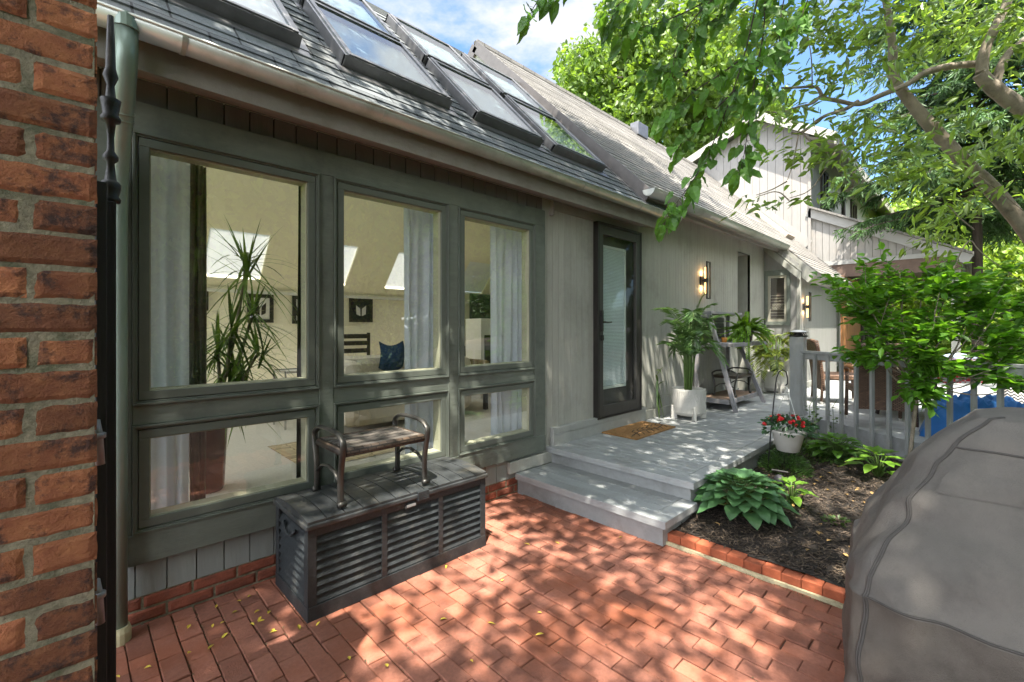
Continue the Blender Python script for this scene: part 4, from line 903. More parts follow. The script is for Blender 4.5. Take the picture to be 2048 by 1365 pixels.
def bench(name, label, loc, L, W_, leg_h, seat_h, arm_h, slatm=None, metal=None):
    x0, y0, z0 = loc; b = thing(name, label, 'bench', loc, 'small metal armed benches'); mm = metal or m_benchmet
    def side(sx):
        x = x0 + sx*L/2; S_ = lambda y, z: Vector((x, y0+y, z0+z)); h = W_/2
        g = MB(); 
        pts = [S_(-h-.005,.012),S_(-h+.005,.03),S_(-h+.012,seat_h*.35),S_(-h+.004,seat_h*.65),S_(-h-.022,seat_h*.95),S_(-h-.028,seat_h+.03),S_(-h-.012,arm_h-.03),S_(-h+.03,arm_h-.004),S_(-h*.4,arm_h+.004),S_(h*.4,arm_h+.004),S_(h-.03,arm_h-.004),S_(h+.012,arm_h-.03),S_(h+.028,seat_h+.03),S_(h+.022,seat_h*.95),S_(h-.004,seat_h*.65),S_(h-.012,seat_h*.35),S_(h-.005,.03),S_(h+.005,.012)]
        # smooth the outline
        for _ in range(2):
            q = [pts[0]]
            for i in range(len(pts)-1): q += [pts[i]*.75+pts[i+1]*.25, pts[i]*.25+pts[i+1]*.75]
            q.append(pts[-1]); pts = q
        g.tube(pts, .019, 10, flat=.62); o = g.build('side_frame', mm, b, smooth=True)
        for s_ in (-1, 1):
            g = MB(); g.tube([S_(s_*(h+.004)-.0,.018)-Vector((.022,0,0)), S_(s_*(h+.004),.018)+Vector((.022,0,0))], .015, 10); g.build('foot', mm, o, smooth=True)
        g = MB(); g.tube([S_(-h+.015,seat_h*.42),S_(-h*.5,seat_h*.56),S_(0,seat_h*.61),S_(h*.5,seat_h*.56),S_(h-.015,seat_h*.42)], .013, 8, flat=.6); g.build('stretcher', mm, o, smooth=True)
    side(-1); side(1)
    g = MB(); xa, xb = x0-L/2+.015, x0+L/2-.015
    for s_ in (-1, 1): g.tube([(xa,y0+s_*(W_/2),z0+seat_h-.022),(xb,y0+s_*(W_/2),z0+seat_h-.022)], .024, 10)
    for x in (xa, xb): g.tube([(x,y0-W_/2,z0+seat_h-.022),(x,y0+W_/2,z0+seat_h-.022)], .022, 10)
    g.build('woven_border', m_wickb, b, smooth=True)
    g = MB(); n = 5
    for k in range(n):
        y = y0-W_/2+.045+k*(W_-.09)/(n-1)
        g.chbox(xa+.01, xb-.01, y-.021, y+.021, z0+seat_h-.018, z0+seat_h, .004)
    g.build('seat_slats', slatm or m_benchslat, b)
bench('metal_bench', 'small brown metal bench with curved arms standing on the black storage box', (1.32, 2.585, ZB_+.050), .535, .345, 0, .315, .395)
# ------------------------------------------------------------------ potting table
b = thing('potting_table', 'tall grey slanted leg table with back rack against the siding', 'table', (7.1, 2.6, DZ))
g = MB(); XL, XR, YBk, YF = 6.52, 7.68, 2.87, 2.33
for x in (XL, XR):
    g = MB(); g.bar((x,YBk,DZ),(x,YBk,1.72),.05,.05); g.build('back_leg', m_greywood, b, bevel=.003)
    g = MB(); g.bar((x,YF,DZ),(x,2.70,1.72 if x == XL else 1.25),.055,.045,up=(1,0,0)); g.build('front_leg', m_greywood, b, bevel=.003)
g = MB(); g.box(XL-.025, XR+.025, 2.66, YBk+.025, 1.70, 1.735); g.build('top_shelf', m_greywood, b, bevel=.003)
g = MB(); g.box(XL-.02, XR+.25, 2.36, YBk, 1.235, 1.285); g.build('tabletop', m_greywood, b, bevel=.003)
g = MB()
for k in range(4): g.box(XL+.03, 7.45, YBk-.03, YBk-.01, 1.33+k*.085, 1.40+k*.085)
g.build('back_slats', m_dark, b)
g = MB(); g.box(XL-.02, XR+.02, 2.41, YBk, .44, .50); g.build('bottom_shelf', m_greywood, b, bevel=.003); g = MB(); g.box(XL+.03, XR-.03, 2.44, YBk-.03, .5, .506); g.build('shelf_boards', m_brownwood, b)
bench('metal_bench', 'small brown metal bench stored on the bottom shelf of the grey table', (7.13, 2.60, .506), .60, .30, 0, .30, .37)
g = MB(); g.lathe((6.98, 2.66, 1.285), [(.035,0),(.042,.07),(.036,.07)], 12); gl = tag(g.build('candle_cup', mat('amber_cup', (.6,.25,.05), .3, .1), None, smooth=True), 'small amber cup on the grey table', 'cup')
# ------------------------------------------------------------------ potted palms, fern
def pot(parent, x, y, z, r, h):
    g = MB(); n = 48; prof = [(r*.62,.045),(r*.80,.055),(r*.93,.09),(r*.99,.16),(r,.24),(r,h-.01),(r*.985,h),(r*.93,h),(r*.92,h-.04)]
    g.lathe((x,y,z), prof, n)
    zz = .09
    while zz < h-.03:
        rr = r*(.93+.07*min(1,(zz-.09)/.15)) + .0015
        for k in range(n):
            a = 2*math.pi*(k+.1)/n; a2 = 2*math.pi*(k+.9)/n
            g.add([(x+rr*math.cos(a),y+rr*math.sin(a),z+zz),(x+rr*math.cos(a2),y+rr*math.sin(a2),z+zz),(x+rr*math.cos(a2)*1.0,y+rr*math.sin(a2)*1.0,z+zz+.013),(x+rr*math.cos(a),y+rr*math.sin(a),z+zz+.013),
                   (x+(rr+.004)*math.cos((a+a2)/2),y+(rr+.004)*math.sin((a+a2)/2),z+zz+.0065)], [(0,1,4),(1,2,4),(2,3,4),(3,0,4)], .5)
        zz += .0185
    o = g.build('pot', m_pot, parent)
    for k in range(4):
        a = R(225)+k*math.pi/2; g = MB(); c_ = Vector((x+r*.90*math.cos(a), y+r*.90*math.sin(a), z+.085)); 
        g.obox(c_, (math.cos(a)*.035, math.sin(a)*.035, 0), (-math.sin(a)*.018, math.cos(a)*.018, 0), (0,0,.085)); g.build('foot', m_pot, o, bevel=.004)
    g = MB(); g.lathe((x,y,z), [(.01,h-.045),(r*.93,h-.045)], 24, cap=False); g.build('soil', m_soil, o)
def frond(mb, stem, base, d, L, droop, nl, ll, lw, vee=.5):
    base = Vector(base); d = Vector(d).normalized(); pts = []
    for i in range(9):
        t = i/8; pts.append(base + d*L*t + Vector((0,0,-1))*droop*L*t*t)
    stem.tube(pts, [.005*(1-.7*i/8)+.001 for i in range(9)], 5)
    P = []; Dv = []; U = []; Ls = []
    for k in range(nl):
        t = .25+.75*k/(nl-1); f = t*8; i = min(7, int(f)); p = pts[i].lerp(pts[i+1], f-i); tan = (pts[i+1]-pts[i]).normalized()
        s = tan.cross(Vector((0,0,1))); s = s.normalized() if s.length > .05 else Vector((1,0,0)); up = s.cross(tan)
        for sg in (-1, 1):
            dd = tan*.62 + s*sg*.75 + up*vee*.35 + Vector((0,0,-.12)) + Vector((random.gauss(0,.08),)*3)
            P.append(p); Dv.append(dd); U.append(up+s*.1*random.gauss(0,1)); Ls.append(ll*(1-.65*abs(t-.5)**1.3)*random.uniform(.85,1.1))
    leafset(mb, P, Dv, np.array(Ls), lw, .1, .18, up=U)
def palm(loc, label, m, height, n, spread, seed, lean=0):
    random.seed(seed); x, y, z = loc; b = thing('potted_palm', label, 'potted plant', loc, 'potted palms on the deck')
    pot(b, x, y, z, .205, .385)
    g = MB(); s = MB()
    for k in range(n):
        a = random.uniform(0, 2*math.pi); tilt = random.uniform(.05, spread); r0 = random.uniform(0, .06)
        p0 = Vector((x+r0*math.cos(a), y+r0*math.sin(a), z+.34)); st_h = height*random.uniform(.22,.66)
        # the wall is behind: shorten fronds that head into it
        dx, dy = math.cos(a)*math.sin(tilt), math.sin(a)*math.sin(tilt)
        if dy > 0: dy *= .25
        d = Vector((dx, dy, math.cos(tilt))); p1 = p0 + d*st_h*.5 + Vector((0,0,st_h*.5))
        s.tube([p0, p0.lerp(p1,.5)+Vector((0,0,.02)), p1], [.008,.007,.005], 6)
        d2 = Vector((dx*2.6, dy*2.2, .75)).normalized(); frond(g, s, p1, d2, height*random.uniform(.38,.62), random.uniform(.35,.95), 17, .17, .02)
    g.build('fronds', m, b); s.build('stem', m_stem, b, smooth=True)
palm((5.66, 2.60, DZ), 'green parlor palm in white textured pot right of the entry door', m_palm, 1.35, 30, .30, 5)
palm((9.05, 2.58, DZ), 'yellowish palm in white pot by the far bay corner', m_palmy, .95, 24, .7, 9)
random.seed(21)
b = thing('potted_fern', 'bright green fern in a dark pot on the grey table', 'potted plant', (7.40, 2.50, 1.285))
g = MB(); g.lathe((7.40,2.50,1.285), [(.07,0),(.075,.01),(.11,.17),(.115,.18),(.1,.18)], 20); g.build('pot', mat('dark_plastic_pot', (.05,.04,.045), .5, .2), b, smooth=True)
g = MB(); s = MB()
for k in range(80):
    a = random.uniform(0, 2*math.pi); e = random.uniform(.1, 1.45); d = Vector((math.cos(a)*math.cos(e), math.sin(a)*math.cos(e)*(.5 if math.sin(a)>0 else 1), math.sin(e)))
    frond(g, s, (7.40+.03*math.cos(a), 2.50+.03*math.sin(a), 1.44), d, random.uniform(.30,.50), random.uniform(.3,.9), 20, .055, .020, .1)
g.build('fronds', m_fern, b); s.build('stem', m_stem, b)
# trailing dark leaves against the wall beside the first pot
g = MB(); 
for k in range(9): sword(g, (5.42,2.90,.95-.05*k), (random.uniform(-.25,.1), random.uniform(-.25,-.05), random.uniform(-.6,.6)), .26, .035, .5)
tag(g.build('trailing_plant', m_drac, None), 'dark arching leaves against the siding left of the white palm pot', 'plant')
# ------------------------------------------------------------------ hanging basket on shepherd hook
b = thing('shepherd_hook', 'thin black shepherd hook pole leaning in the garden bed', 'hook', (4.78, 1.41, .1))
g = MB(); p0 = atZ(1534.5, 949, .1); dpt = (p0.x*math.cos(TH)+p0.y*math.sin(TH))
pts = [at(1534.5,960,dpt), at(1541,870,dpt), at(1549,790,dpt), at(1553,757,dpt), at(1558,744,dpt), at(1565,740,dpt), at(1572,744,dpt), at(1575,756,dpt), at(1575,768,dpt), at(1571,772,dpt)]
g.tube(pts, .006, 8); g.build('pole', m_black, b, smooth=True); HK = at(1574,768,dpt)
bx = at(1576, 860, dpt); bz = bx.z
b = thing('hanging_basket', 'white hanging basket of red impatiens on the shepherd hook', 'flower basket', tuple(bx))
g = MB(); g.lathe((bx.x,bx.y,bz-.20), [(.085,0),(.095,.005),(.135,.165),(.15,.18),(.152,.198),(.14,.2),(.13,.18)], 32); g.build('bowl', m_pot, b, smooth=True)
g = MB()
for k in range(3): a = k*2.09; g.tube([(bx.x+.14*math.cos(a),bx.y+.14*math.sin(a),bz-.01),(HK.x,HK.y,HK.z-.03)], .0022, 5)
g.tube([HK+Vector((0,0,.0)), HK+Vector((.01,0,-.02)), HK+Vector((0,0,-.04))], .003, 5); g.build('hanger_wire', m_metal, b)
g = MB(); n = 520; A = rng.random(n)*6.28; E = rng.random(n)**.7*1.35; rr = .12+.07*rng.random(n)
P = np.stack([bx.x+np.cos(A)*np.cos(E)*rr*1.25, bx.y+np.sin(A)*np.cos(E)*rr*1.25, bz+.01+np.sin(E)*rr*.62-.03*(E<.25)], 1); Dv = np.stack([np.cos(A),np.sin(A),rng.normal(size=n)*.4],1)+rnd_dirs(n)*.5
leafset(g, P, Dv, .05, .026, .1, .1); g.build('foliage', mat('impatiens_leaf', (.03,.085,.03), .45, .3, 12, var=.4, transl=.2), b)
for k in range(24):
    a = random.uniform(0,6.28); e = random.uniform(.1,1.2); r_ = .175; c_ = Vector((bx.x+math.cos(a)*math.cos(e)*r_*1.15, bx.y+math.sin(a)*math.cos(e)*r_*1.15, bz+.02+math.sin(e)*r_*.62)); out_ = (c_-Vector((bx.x,bx.y,bz-.05))).normalized(); out_ = (out_+Vector((-.35,-.35,.2))).normalized()
    g = MB(); P = []; Dv = []; ux, uy = perp(out_)
    for q in range(12):
        aa = q*math.pi/3+(.5 if q > 5 else 0); P.append(c_+out_*(.004 if q > 5 else 0)); Dv.append(ux*math.cos(aa)+uy*math.sin(aa)+out_*(.3 if q < 6 else .9))
    leafset(g, P, Dv, .022, .02, .1, up=[out_]*12); g.build('flower', m_red, b)
# ------------------------------------------------------------------ garden plants
def broadleaf(mb, base, d, up, L, w, cup=.12, droop=.25, n=7, m=4, var=None):
    base = Vector(base); d = Vector(d).normalized(); s = d.cross(Vector(up)).normalized(); u = s.cross(d)
    vs = []
    for i in range(n+1):
        t = i/n; hw = w*.5*(math.sin(math.pi*min(1,(t*.92+.08))**.72))*(1.0 if t < 1 else 0)
        if i == 0: hw = w*.12
        if i == n: hw = .0005
        c_ = base + d*L*t - Vector((0,0,1))*droop*L*t*t
        for j in range(-m//2, m//2+1):
            q = j/(m/2); back = -.10*L*abs(q)**1.5*(1-t)*(1 if i < 3 else .3)
            vs.append(c_ + s*hw*q + u*(cup*abs(q)**1.5*hw) + d*back + u*.004*math.sin(t*14)*abs(q))
    k = m+1
    mb.add(vs, [(i*k+j, i*k+j+1, (i+1)*k+j+1, (i+1)*k+j) for i in range(n) for j in range(m)], var)
def hosta(name, label, c, r, n, L, w, m, cat='plant', group=None, h=.26):
    b = thing(name, label, cat, c, group); g = MB(); s = MB()
    for k in range(n):
        ring = (k+.5)/n; a = k*2.39996+random.uniform(-.2,.2); rad = r*ring**.55*1.0; hh = h*(1-ring**1.8*.72)+.03
        base = Vector((c[0]+rad*.55*math.cos(a), c[1]+rad*.55*math.sin(a), c[2]+hh))
        el = .8-.95*ring; d = Vector((math.cos(a)*math.cos(el), math.sin(a)*math.cos(el), math.sin(el)*.6)); sc = .7+.35*ring if ring < .9 else 1
        broadleaf(g, base, d, (0,0,1), L*sc*random.uniform(.85,1.1), w*sc*random.uniform(.85,1.1), .20, .14+.22*ring)
        s.tube([(c[0],c[1],c[2]), ((c[0]+base.x)/2,(c[1]+base.y)/2,c[2]+hh*.75), base], [.006,.005,.004], 5)
    g.build('leaves', m, b, smooth=True); s.build('stem', m_stem, b, smooth=True); return b
hosta('hosta', 'large blue green hosta at the corner of the deck steps', (3.60,1.25,.09), .44, 105, .145, .125, m_hosta, group='hostas in the mulch bed')
hosta('lime_plant', 'small lime green broad leaved plant beside the large hosta', (4.02,1.03,.10), .17, 15, .115, .075, m_hostay, h=.17)
hosta('hosta', 'green hosta below the railing balusters, left of the shrub', (5.75,1.05,.12), .34, 46, .15, .10, m_fern if False else m_leaf_shrub, group='hostas in the mulch bed', h=.2)
hosta('hosta', 'lime hosta at the foot of the shrub trunk', (5.35,.66,.10), .24, 22, .17, .11, m_hostay, group='hostas in the mulch bed', h=.22)
hosta('hosta', 'pale green hosta behind the grill cover beside the railing', (5.6,.28,.10), .26, 22, .17, .11, m_hostay, group='hostas in the mulch bed', h=.22)
def tuft(name, label, c, r, h, n, L, wl, m, up=.6):
    P = []; Dv = []
    for k in range(n):
        a = random.uniform(0,6.28); q = random.random()**.5*r; P.append((c[0]+q*math.cos(a), c[1]+q*math.sin(a), c[2]+random.random()*h*(1-(q/r)**2*.7))); Dv.append((math.cos(a)*.8, math.sin(a)*.8, up+random.gauss(0,.3)))
    g = MB(); leafset(g, P, Dv, L, wl, .15, .2); o = tag(g.build(name, m, None), label, 'plant'); return o
tuft('variegated_groundcover', 'low mottled ground cover under the first railing balusters', (5.75,1.38,.1), .42, .16, 1500, .05, .028, m_ground)
tuft('feathery_plant', 'feathery green perennial below the hanging basket', (4.95,1.33,.1), .22, .22, 1800, .05, .008, mat('feather_leaf', (.06,.13,.03), .5, .3, 8, var=.4, transl=.3))
tuft('small_hosta_tuft', 'small pale tuft in the middle of the mulch', (3.95,.72,.09), .07, .04, 40, .05, .022, m_ground)
g = MB(); P = []; Dv = []
for (cx, cy) in ((6.05,1.12),(6.28,1.35),(5.95,1.32)):
    pts = [Vector((cx,cy,.1)), Vector((cx-.02,cy+.01,.4)), Vector((cx+.04,cy+.03,.62)), Vector((cx+.1,cy,.7))]; g.tube(pts, .003, 5)
    for q in range(26):
        t = random.random(); p = pts[0].lerp(pts[2], t); P.append(p+Vector((random.gauss(0,.03),random.gauss(0,.03),0))); Dv.append((random.gauss(0,1),random.gauss(0,1),.2))
leafset(g, P, Dv, .045, .025); tag(g.build('climbing_vine', m_ground, None), 'sparse thin vine climbing the first railing balusters', 'plant')
# mulch chips and litter
n = 26000; X = 3.08+rng.random(n)**1.25*3.6; Yv = -.9+rng.random(n)*2.42
keep = (Yv < 1.5) & (X < 6.95+(Yv-1.62)*.708); X, Yv = X[keep], Yv[keep]; n = len(X)
Z = np.array([bedz(a, c_) for a, c_ in zip(X, Yv)])+.004+rng.random(n)*.007
Dv = rng.normal(size=(n,3)); Dv[:,2] *= .22
g = MB(); leafset(g, np.stack([X,Yv,Z],1), Dv, .018+rng.random(n)*.042, .006+rng.random(n)*.006, .25, up=np.tile([[.1,.1,1.]], (n,1)))
tag(g.build('mulch_chips', m_chip, None), 'dark shredded bark mulch with pale splinters', 'mulch', kind='stuff')
n = 140; X = 3.2+rng.random(n)*3; Yv = -.2+rng.random(n)*1.6; keep = X < 6.8+(Yv-1.62)*.708; X, Yv = X[keep], Yv[keep]; n = len(X)
Z = np.array([bedz(a, c_) for a, c_ in zip(X, Yv)])+.012; g = MB(); Dv = rng.normal(size=(n,3)); Dv[:,2] *= .2
leafset(g, np.stack([X,Yv,Z],1), Dv, .045, .026, .25, up=np.tile([[.1,.1,1.]], (n,1))); tag(g.build('bed_leaf_litter', mat('tan_leaf', (.30,.19,.07), .8, .4, 20, var=.5), None), 'dry tan fallen leaves on the mulch', 'leaf litter', kind='stuff')
P = []
for u, v in [(375,1258),(500,1247),(515,1245),(545,1258),(555,1262),(540,1222),(431,1217),(520,1220),(495,1195),(303,1333),(440,1248),(240,1355),(415,1300),(640,1243),(880,1240),(893,1130),(1008,1160),(1088,1268),(975,1245),(1245,1075),(1060,1090),(600,1260),(940,1320),(700,1320)]:
    p = atZ(u, v, .008); P.append(p)
for k in range(40):
    if k < 30: continue
    P.append(Vector((random.uniform(.3,.85), random.uniform(2.5,2.9), .008)) if k < 36 else Vector((random.uniform(.3,2.95), random.uniform(.4,2.3), .008)))
n = len(P); Dv = rng.normal(size=(n,3)); Dv[:,2] *= .1; g = MB(); leafset(g, P, Dv, .022+rng.random(n)*.026, .012+rng.random(n)*.008, .3, up=np.tile([[.1,.1,1.]], (n,1)))
tag(g.build('fallen_leaves', m_yleaf, None), 'small yellow leaves scattered on the brick paving', 'leaf litter', kind='stuff')
P = []
for k in range(1500):
    i = random.randint(0, 27); x = .281+i*px + random.gauss(0,.0012); y = (2.94-abs(random.gauss(0,.45))) if random.random() < .55 else random.uniform(.3, 2.9)
    if random.random() < .2: x, y = 2.95+random.gauss(0,.012), random.uniform(.4,1.5)
    P.append((x, y, .0005+random.random()*.003))
P = np.array(P); P = P[(P[:,0] < 2.96) & (P[:,1] < 2.945)]; n = len(P); Dv = rng.normal(size=(n,3)); Dv[:,2] *= .3
g = MB(); leafset(g, P, Dv, .004+rng.random(n)*.010, .003+rng.random(n)*.005, .2, up=np.tile([[.1,.1,1.]], (n,1)))
tag(g.build('joint_debris', mat('moss_and_grit', (.045,.05,.02), .95, .5, 60, var=.6, hue=(.20,.15,.08)), None), 'moss, grit and seed husks caught in the paving joints', 'debris', kind='stuff')
# garden spotlights
def spot(c, yaw, label):
    b = thing('garden_spotlight', label, 'garden light', c, 'garden lights beside the deck'); c = Vector(c)
    g = MB(); g.tube([c, c+Vector((0,0,.11))], .009, 8); g.build('stake', m_black, b)
    dx = Vector((math.cos(yaw), math.sin(yaw), 0)); sy = Vector((-dx.y, dx.x, 0))
    g = MB(); pc_ = c+Vector((0,0,.135)); nn = (Vector((0,0,1))+dx*-.35).normalized(); ax = sy; ay = nn.cross(ax)
    g.obox(pc_, ax*.065, ay*.05, nn*.007); g.build('solar_panel', m_black, b, bevel=.004)
    g = MB(); q = c+Vector((0,0,.06)); g.tube([q-dx*.05, q+dx*.02, q+dx*.07+Vector((0,0,.02))], [.025,.035,.045], 14); g.build('lamp_head', mat('spot_body', (.03,.03,.035), .4) if 'spot_body' not in bpy.data.materials else bpy.data.materials['spot_body'], b, smooth=True)
spot((4.32,1.36,.09), 2.6, 'black solar garden light nearer the hosta'); spot((4.52,1.24,.09), 3.3, 'black solar garden light with tilted panel beside the hook pole')
# ------------------------------------------------------------------ covered grill
b = thing('covered_grill', 'large grill under a worn grey brown fabric cover beside the bed', 'grill', (2.4,-.4,0))
# rings: (z, x0, x1, y0, y1)
rings = [(0.02,1.87,2.86,-1.30,.30),(.18,1.875,2.84,-1.28,.305),(.36,1.88,2.80,-1.24,.31),(.52,1.89,2.76,-1.20,.315),(.60,1.89,2.75,-1.18,.32),(.66,1.92,2.74,-1.16,.30),(.78,2.01,2.72,-1.12,.25),(.90,2.10,2.70,-1.08,.20),(1.02,2.18,2.68,-1.04,.14),(1.12,2.25,2.66,-1.0,.06),(1.18,2.32,2.62,-.95,.0),(1.20,2.38,2.58,-.90,-.08)]
NR = 200
def gpt(k, f):
    i = min(len(rings)-2, int(f)); t = f-i; a0 = rings[i]; a1 = rings[i+1]; z, x0, x1, y0, y1 = [p_*(1-t)+q_*t for p_, q_ in zip(a0, a1)]
    a = 2*math.pi*k/NR; ca, sa = math.cos(a), math.sin(a); e = .22
    x = (x0+x1)/2 + (x1-x0)/2*math.copysign(abs(ca)**e, ca); y = (y0+y1)/2 + (y1-y0)/2*math.copysign(abs(sa)**e, sa)
    if sa > 0: y += (.02+.13*max(0,min(1,(.95-z)/.75)))*max(0,min(1,(x-x0)/(x1-x0)))*min(1,sa*1.6)
    n_ = mnoise.noise(Vector((x*2.6, y*2.6, z*1.8))); n2 = mnoise.noise(Vector((x*7, y*7, z*3))); lowf = max(0, (.75-z)/.75)
    w = .034*n_ + .018*n2 + .010*mnoise.noise(Vector((x*14,y*14,z*5))) + .026*abs(mnoise.noise(Vector((x*3.5+4,y*3.5,z*6)))) + .024*(.5-abs(mnoise.noise(Vector((x*6+2,y*6,z*2.2+x*3)))))*(1 if z > .6 else 1.6)+ .020*lowf*math.sin(k*.30+2*n_)*(.4+.6*abs(n_)*2)
    fold = .010*math.sin(14*(z+.35*x+.2*y)+3*n_)*max(0, 1-abs(z-.62)/.3)
    nx, ny = math.copysign(abs(ca)**.8, ca), math.copysign(abs(sa)**.8, sa)
    return Vector((x+nx*(w+fold), y+ny*(w+fold), max(.004, z+.012*n_*(1 if z > .1 else 0))))
g = MB(); NF = 130; vs = []; fs = []
for j in range(NF+1):
    f = j/NF*(len(rings)-1)*.9999
    for k in range(NR): vs.append(gpt(k, f))
for j in range(NF):
    for k in range(NR): fs.append((j*NR+k, j*NR+(k+1)%NR, (j+1)*NR+(k+1)%NR, (j+1)*NR+k))
fs.append(tuple(NF*NR+k for k in range(NR))); JS = int(NF*3.95/(len(rings)-1))
g.add(vs, fs[JS*NR:], .5); cv = g.build('fabric_cover', m_cover, b, smooth=True)
g = MB(); g.add(vs, fs[:JS*NR], .5); g.build('cover_skirt', mat('cover_skirt_cloth', (.088,.075,.062), .88, .35, 4, bump=.6, bscale=230, dirt=(.12,.105,.088), dscale=5, dthr=(.42,.68), detail=9), b, smooth=True)
def outw(p, o=.004): c_ = Vector((2.4,-.45,p.z)); q = (p-c_); q.z = 0; return p + q.normalized()*o
g = MB(); kc = NR*3/8          # corner at -x,+y
g.tube([outw(gpt(kc, f/8)) for f in range(4, 84)], .004, 6); g.tube([outw(gpt(kc+.66, f/8), .001) for f in range(4, 84)], .0045, 6)
g.tube([outw(gpt(kc+i, 4.0), .002) for i in range(0, 72)], .004, 6); g.tube([outw(gpt(kc+i, 8.6), .002) for i in range(0, 72)], .004, 6)
g.build('seam', m_piping, cv, smooth=True)
g = MB(); k0 = kc+10
g.grid(lambda a, c_: outw(gpt(k0+a*19, 7.9-c_*.55), .012+.010*math.sin(math.pi*c_)), 14, 6); g.build('grab_strap', m_cover, cv, smooth=True)
# ------------------------------------------------------------------ patio table set on the deck
def chair(loc, rot, label, m, proto=[None]):
    x, y, z = 0, 0, 0; b = thing('wicker_chair', label, 'chair', (0,0,0), 'wicker chairs on the deck')
    W2, Dp = .27, .26
    for sx in (-1, 1):
        for sy in (-1, 1):
            g = MB(); top = .42 if sx > 0 else .62
            g.tube([(sx*Dp*1.08, sy*W2*1.02, 0.03), (sx*Dp, sy*W2, .42)] + ([(sx*Dp*1.1, sy*W2*.98, .66)] if sx > 0 else []), .02, 8); lg = g.build('leg', m, b, smooth=True)
            g = MB(); g.lathe((sx*Dp*1.085, sy*W2*1.02, 0), [(.018,0),(.021,.035)], 10); g.build('foot_cap', m_white, lg)
    g = MB(); g.box(-Dp, Dp, -W2, W2, .36, .45); g.build('seat', m, b, bevel=.02)
    g = MB(); g.grid(lambda a, c: (-Dp-.02-.09*c**1.5+.015*math.cos((a-.5)*3), -W2+a*2*W2, .20+c*.74), 14, 14); g.grid(lambda a, c: (-Dp+.03-.09*c**1.5+.015*math.cos((a-.5)*3), -W2+a*2*W2, .20+c*.74), 14, 14)
    for s_ in (-1,1): g.tube([(-Dp+.005-.09*c**1.5, s_*W2, .20+c*.74) for c in [i/8 for i in range(9)]], .028, 8)
    g.tube([(-Dp-.085, -W2, .94), (-Dp-.095, 0, .955), (-Dp-.085, W2, .94)], .03, 8); g.build('backrest', m, b, smooth=True)
    for s_ in (-1, 1):
        g = MB(); g.tube([(-Dp-.03, s_*(W2+.01), .66), (0, s_*(W2+.03), .68), (Dp, s_*(W2+.02), .655), (Dp*1.05, s_*W2, .60)], [.022,.025,.025,.02], 8); g.build('armrest', m_porchwood if m is m_wicker else m_dark, b, smooth=True)
    b.location = loc; b.rotation_euler = (0,0,rot); return b
chair((7.02,.86,DZ), R(20), 'brown wicker chair back directly behind the railing, left of shrub trunk', m_wicker)
chair((8.55,1.55,DZ), R(-65), 'brown wicker chair farther back, just right of the capped post', m_wicker)
chair((7.7,-.95,DZ), R(75), 'dark wicker chair right of the blue tarp behind the railing', m_wickerd)
b = thing('patio_table', 'round brown patio table behind the shrub', 'table', (8.0,.6,DZ))
g = MB(); g.lathe((8.0,.6,DZ), [(.60,.70),(.61,.71),(.61,.73),(.60,.735)], 36); g.build('tabletop', m_wicker, b); 
for k in range(4): a = k*math.pi/2+.6; g = MB(); g.tube([(8+.45*math.cos(a),.6+.45*math.sin(a),DZ+.005),(8+.3*math.cos(a),.6+.3*math.sin(a),DZ+.7)], .022, 8); g.build('leg', m_dark, b)
mgg = bpy.data.materials.new('gingham'); mgg.use_nodes = True; nn = mgg.node_tree.nodes; ll = mgg.node_tree.links; ck = nn.new('ShaderNodeTexChecker'); ck.inputs['Scale'].default_value = 22
ck.inputs['Color1'].default_value = (.6,.02,.03,1); ck.inputs['Color2'].default_value = (.5,.47,.45,1); tcg = nn.new('ShaderNodeTexCoord'); ll.new(tcg.outputs['Object'], ck.inputs['Vector']); ll.new(ck.outputs[0], nn['Principled BSDF'].inputs['Base Color'])
def clothpt(a, c):
    an = a*2*math.pi; r = c*.86
    if r < .62: return (8+r*math.cos(an), .6+r*math.sin(an), DZ+.74)
    q = r-.62; w = .03*math.sin(an*9)*min(1,q*6); return (8+(.625+w)*math.cos(an), .6+(.625+w)*math.sin(an), DZ+.74-q)
g = MB(); g.grid(clothpt, 96, 24); tag(g.build('gingham_tablecloth', mgg, None, smooth=True), 'red and white gingham cloth draped over the patio table', 'tablecloth')
g = MB(); g.lathe((8.1,.2,DZ+.742), [(.16,0),(.17,.04),(.12,.07),(.02,.09)], 20); tag(g.build('covered_dish', mat('pale_blue_dish', (.28,.34,.45), .5), None, smooth=True), 'pale covered dish on the patio table', 'dish')
def heap(a, c):
    x = 6.25+a*1.0+(c-.5)*.5; y = -.75+c*1.22; e = min(a,1-a,c,1-c)*4; h = .37*min(1,e)**.6*(.55+.5*mnoise.noise(Vector((x*1.7,y*1.7,0)))+.2)
    h += (.16*abs(mnoise.noise(Vector((x*4+y*2,y*4,4))))+.09*(.5-abs(mnoise.noise(Vector((x*9-y*5,y*9,2)))))+.035*mnoise.noise(Vector((x*22,y*22,1))))*min(1,e*2)+.045*abs(math.sin(5*x+7*y+5*mnoise.noise(Vector((x*2,y*2,0)))))*min(1,e*2); j = .12*mnoise.noise(Vector((x*2,y*2,8)))
    return (x+j, y+j, DZ+.005+max(0,h))
g = MB(); g.grid(heap, 110, 120); tag(g.build('blue_tarp', m_blue, None, smooth=True), 'crumpled bright blue tarp heaped on the deck behind the railing', 'tarp')
mz = bpy.data.materials.new('zigzag_cloth'); mz.use_nodes = True; nn = mz.node_tree.nodes; ll = mz.node_tree.links; tcz = nn.new('ShaderNodeTexCoord'); sx_ = nn.new('ShaderNodeSeparateXYZ'); ll.new(tcz.outputs['Object'], sx_.inputs[0])
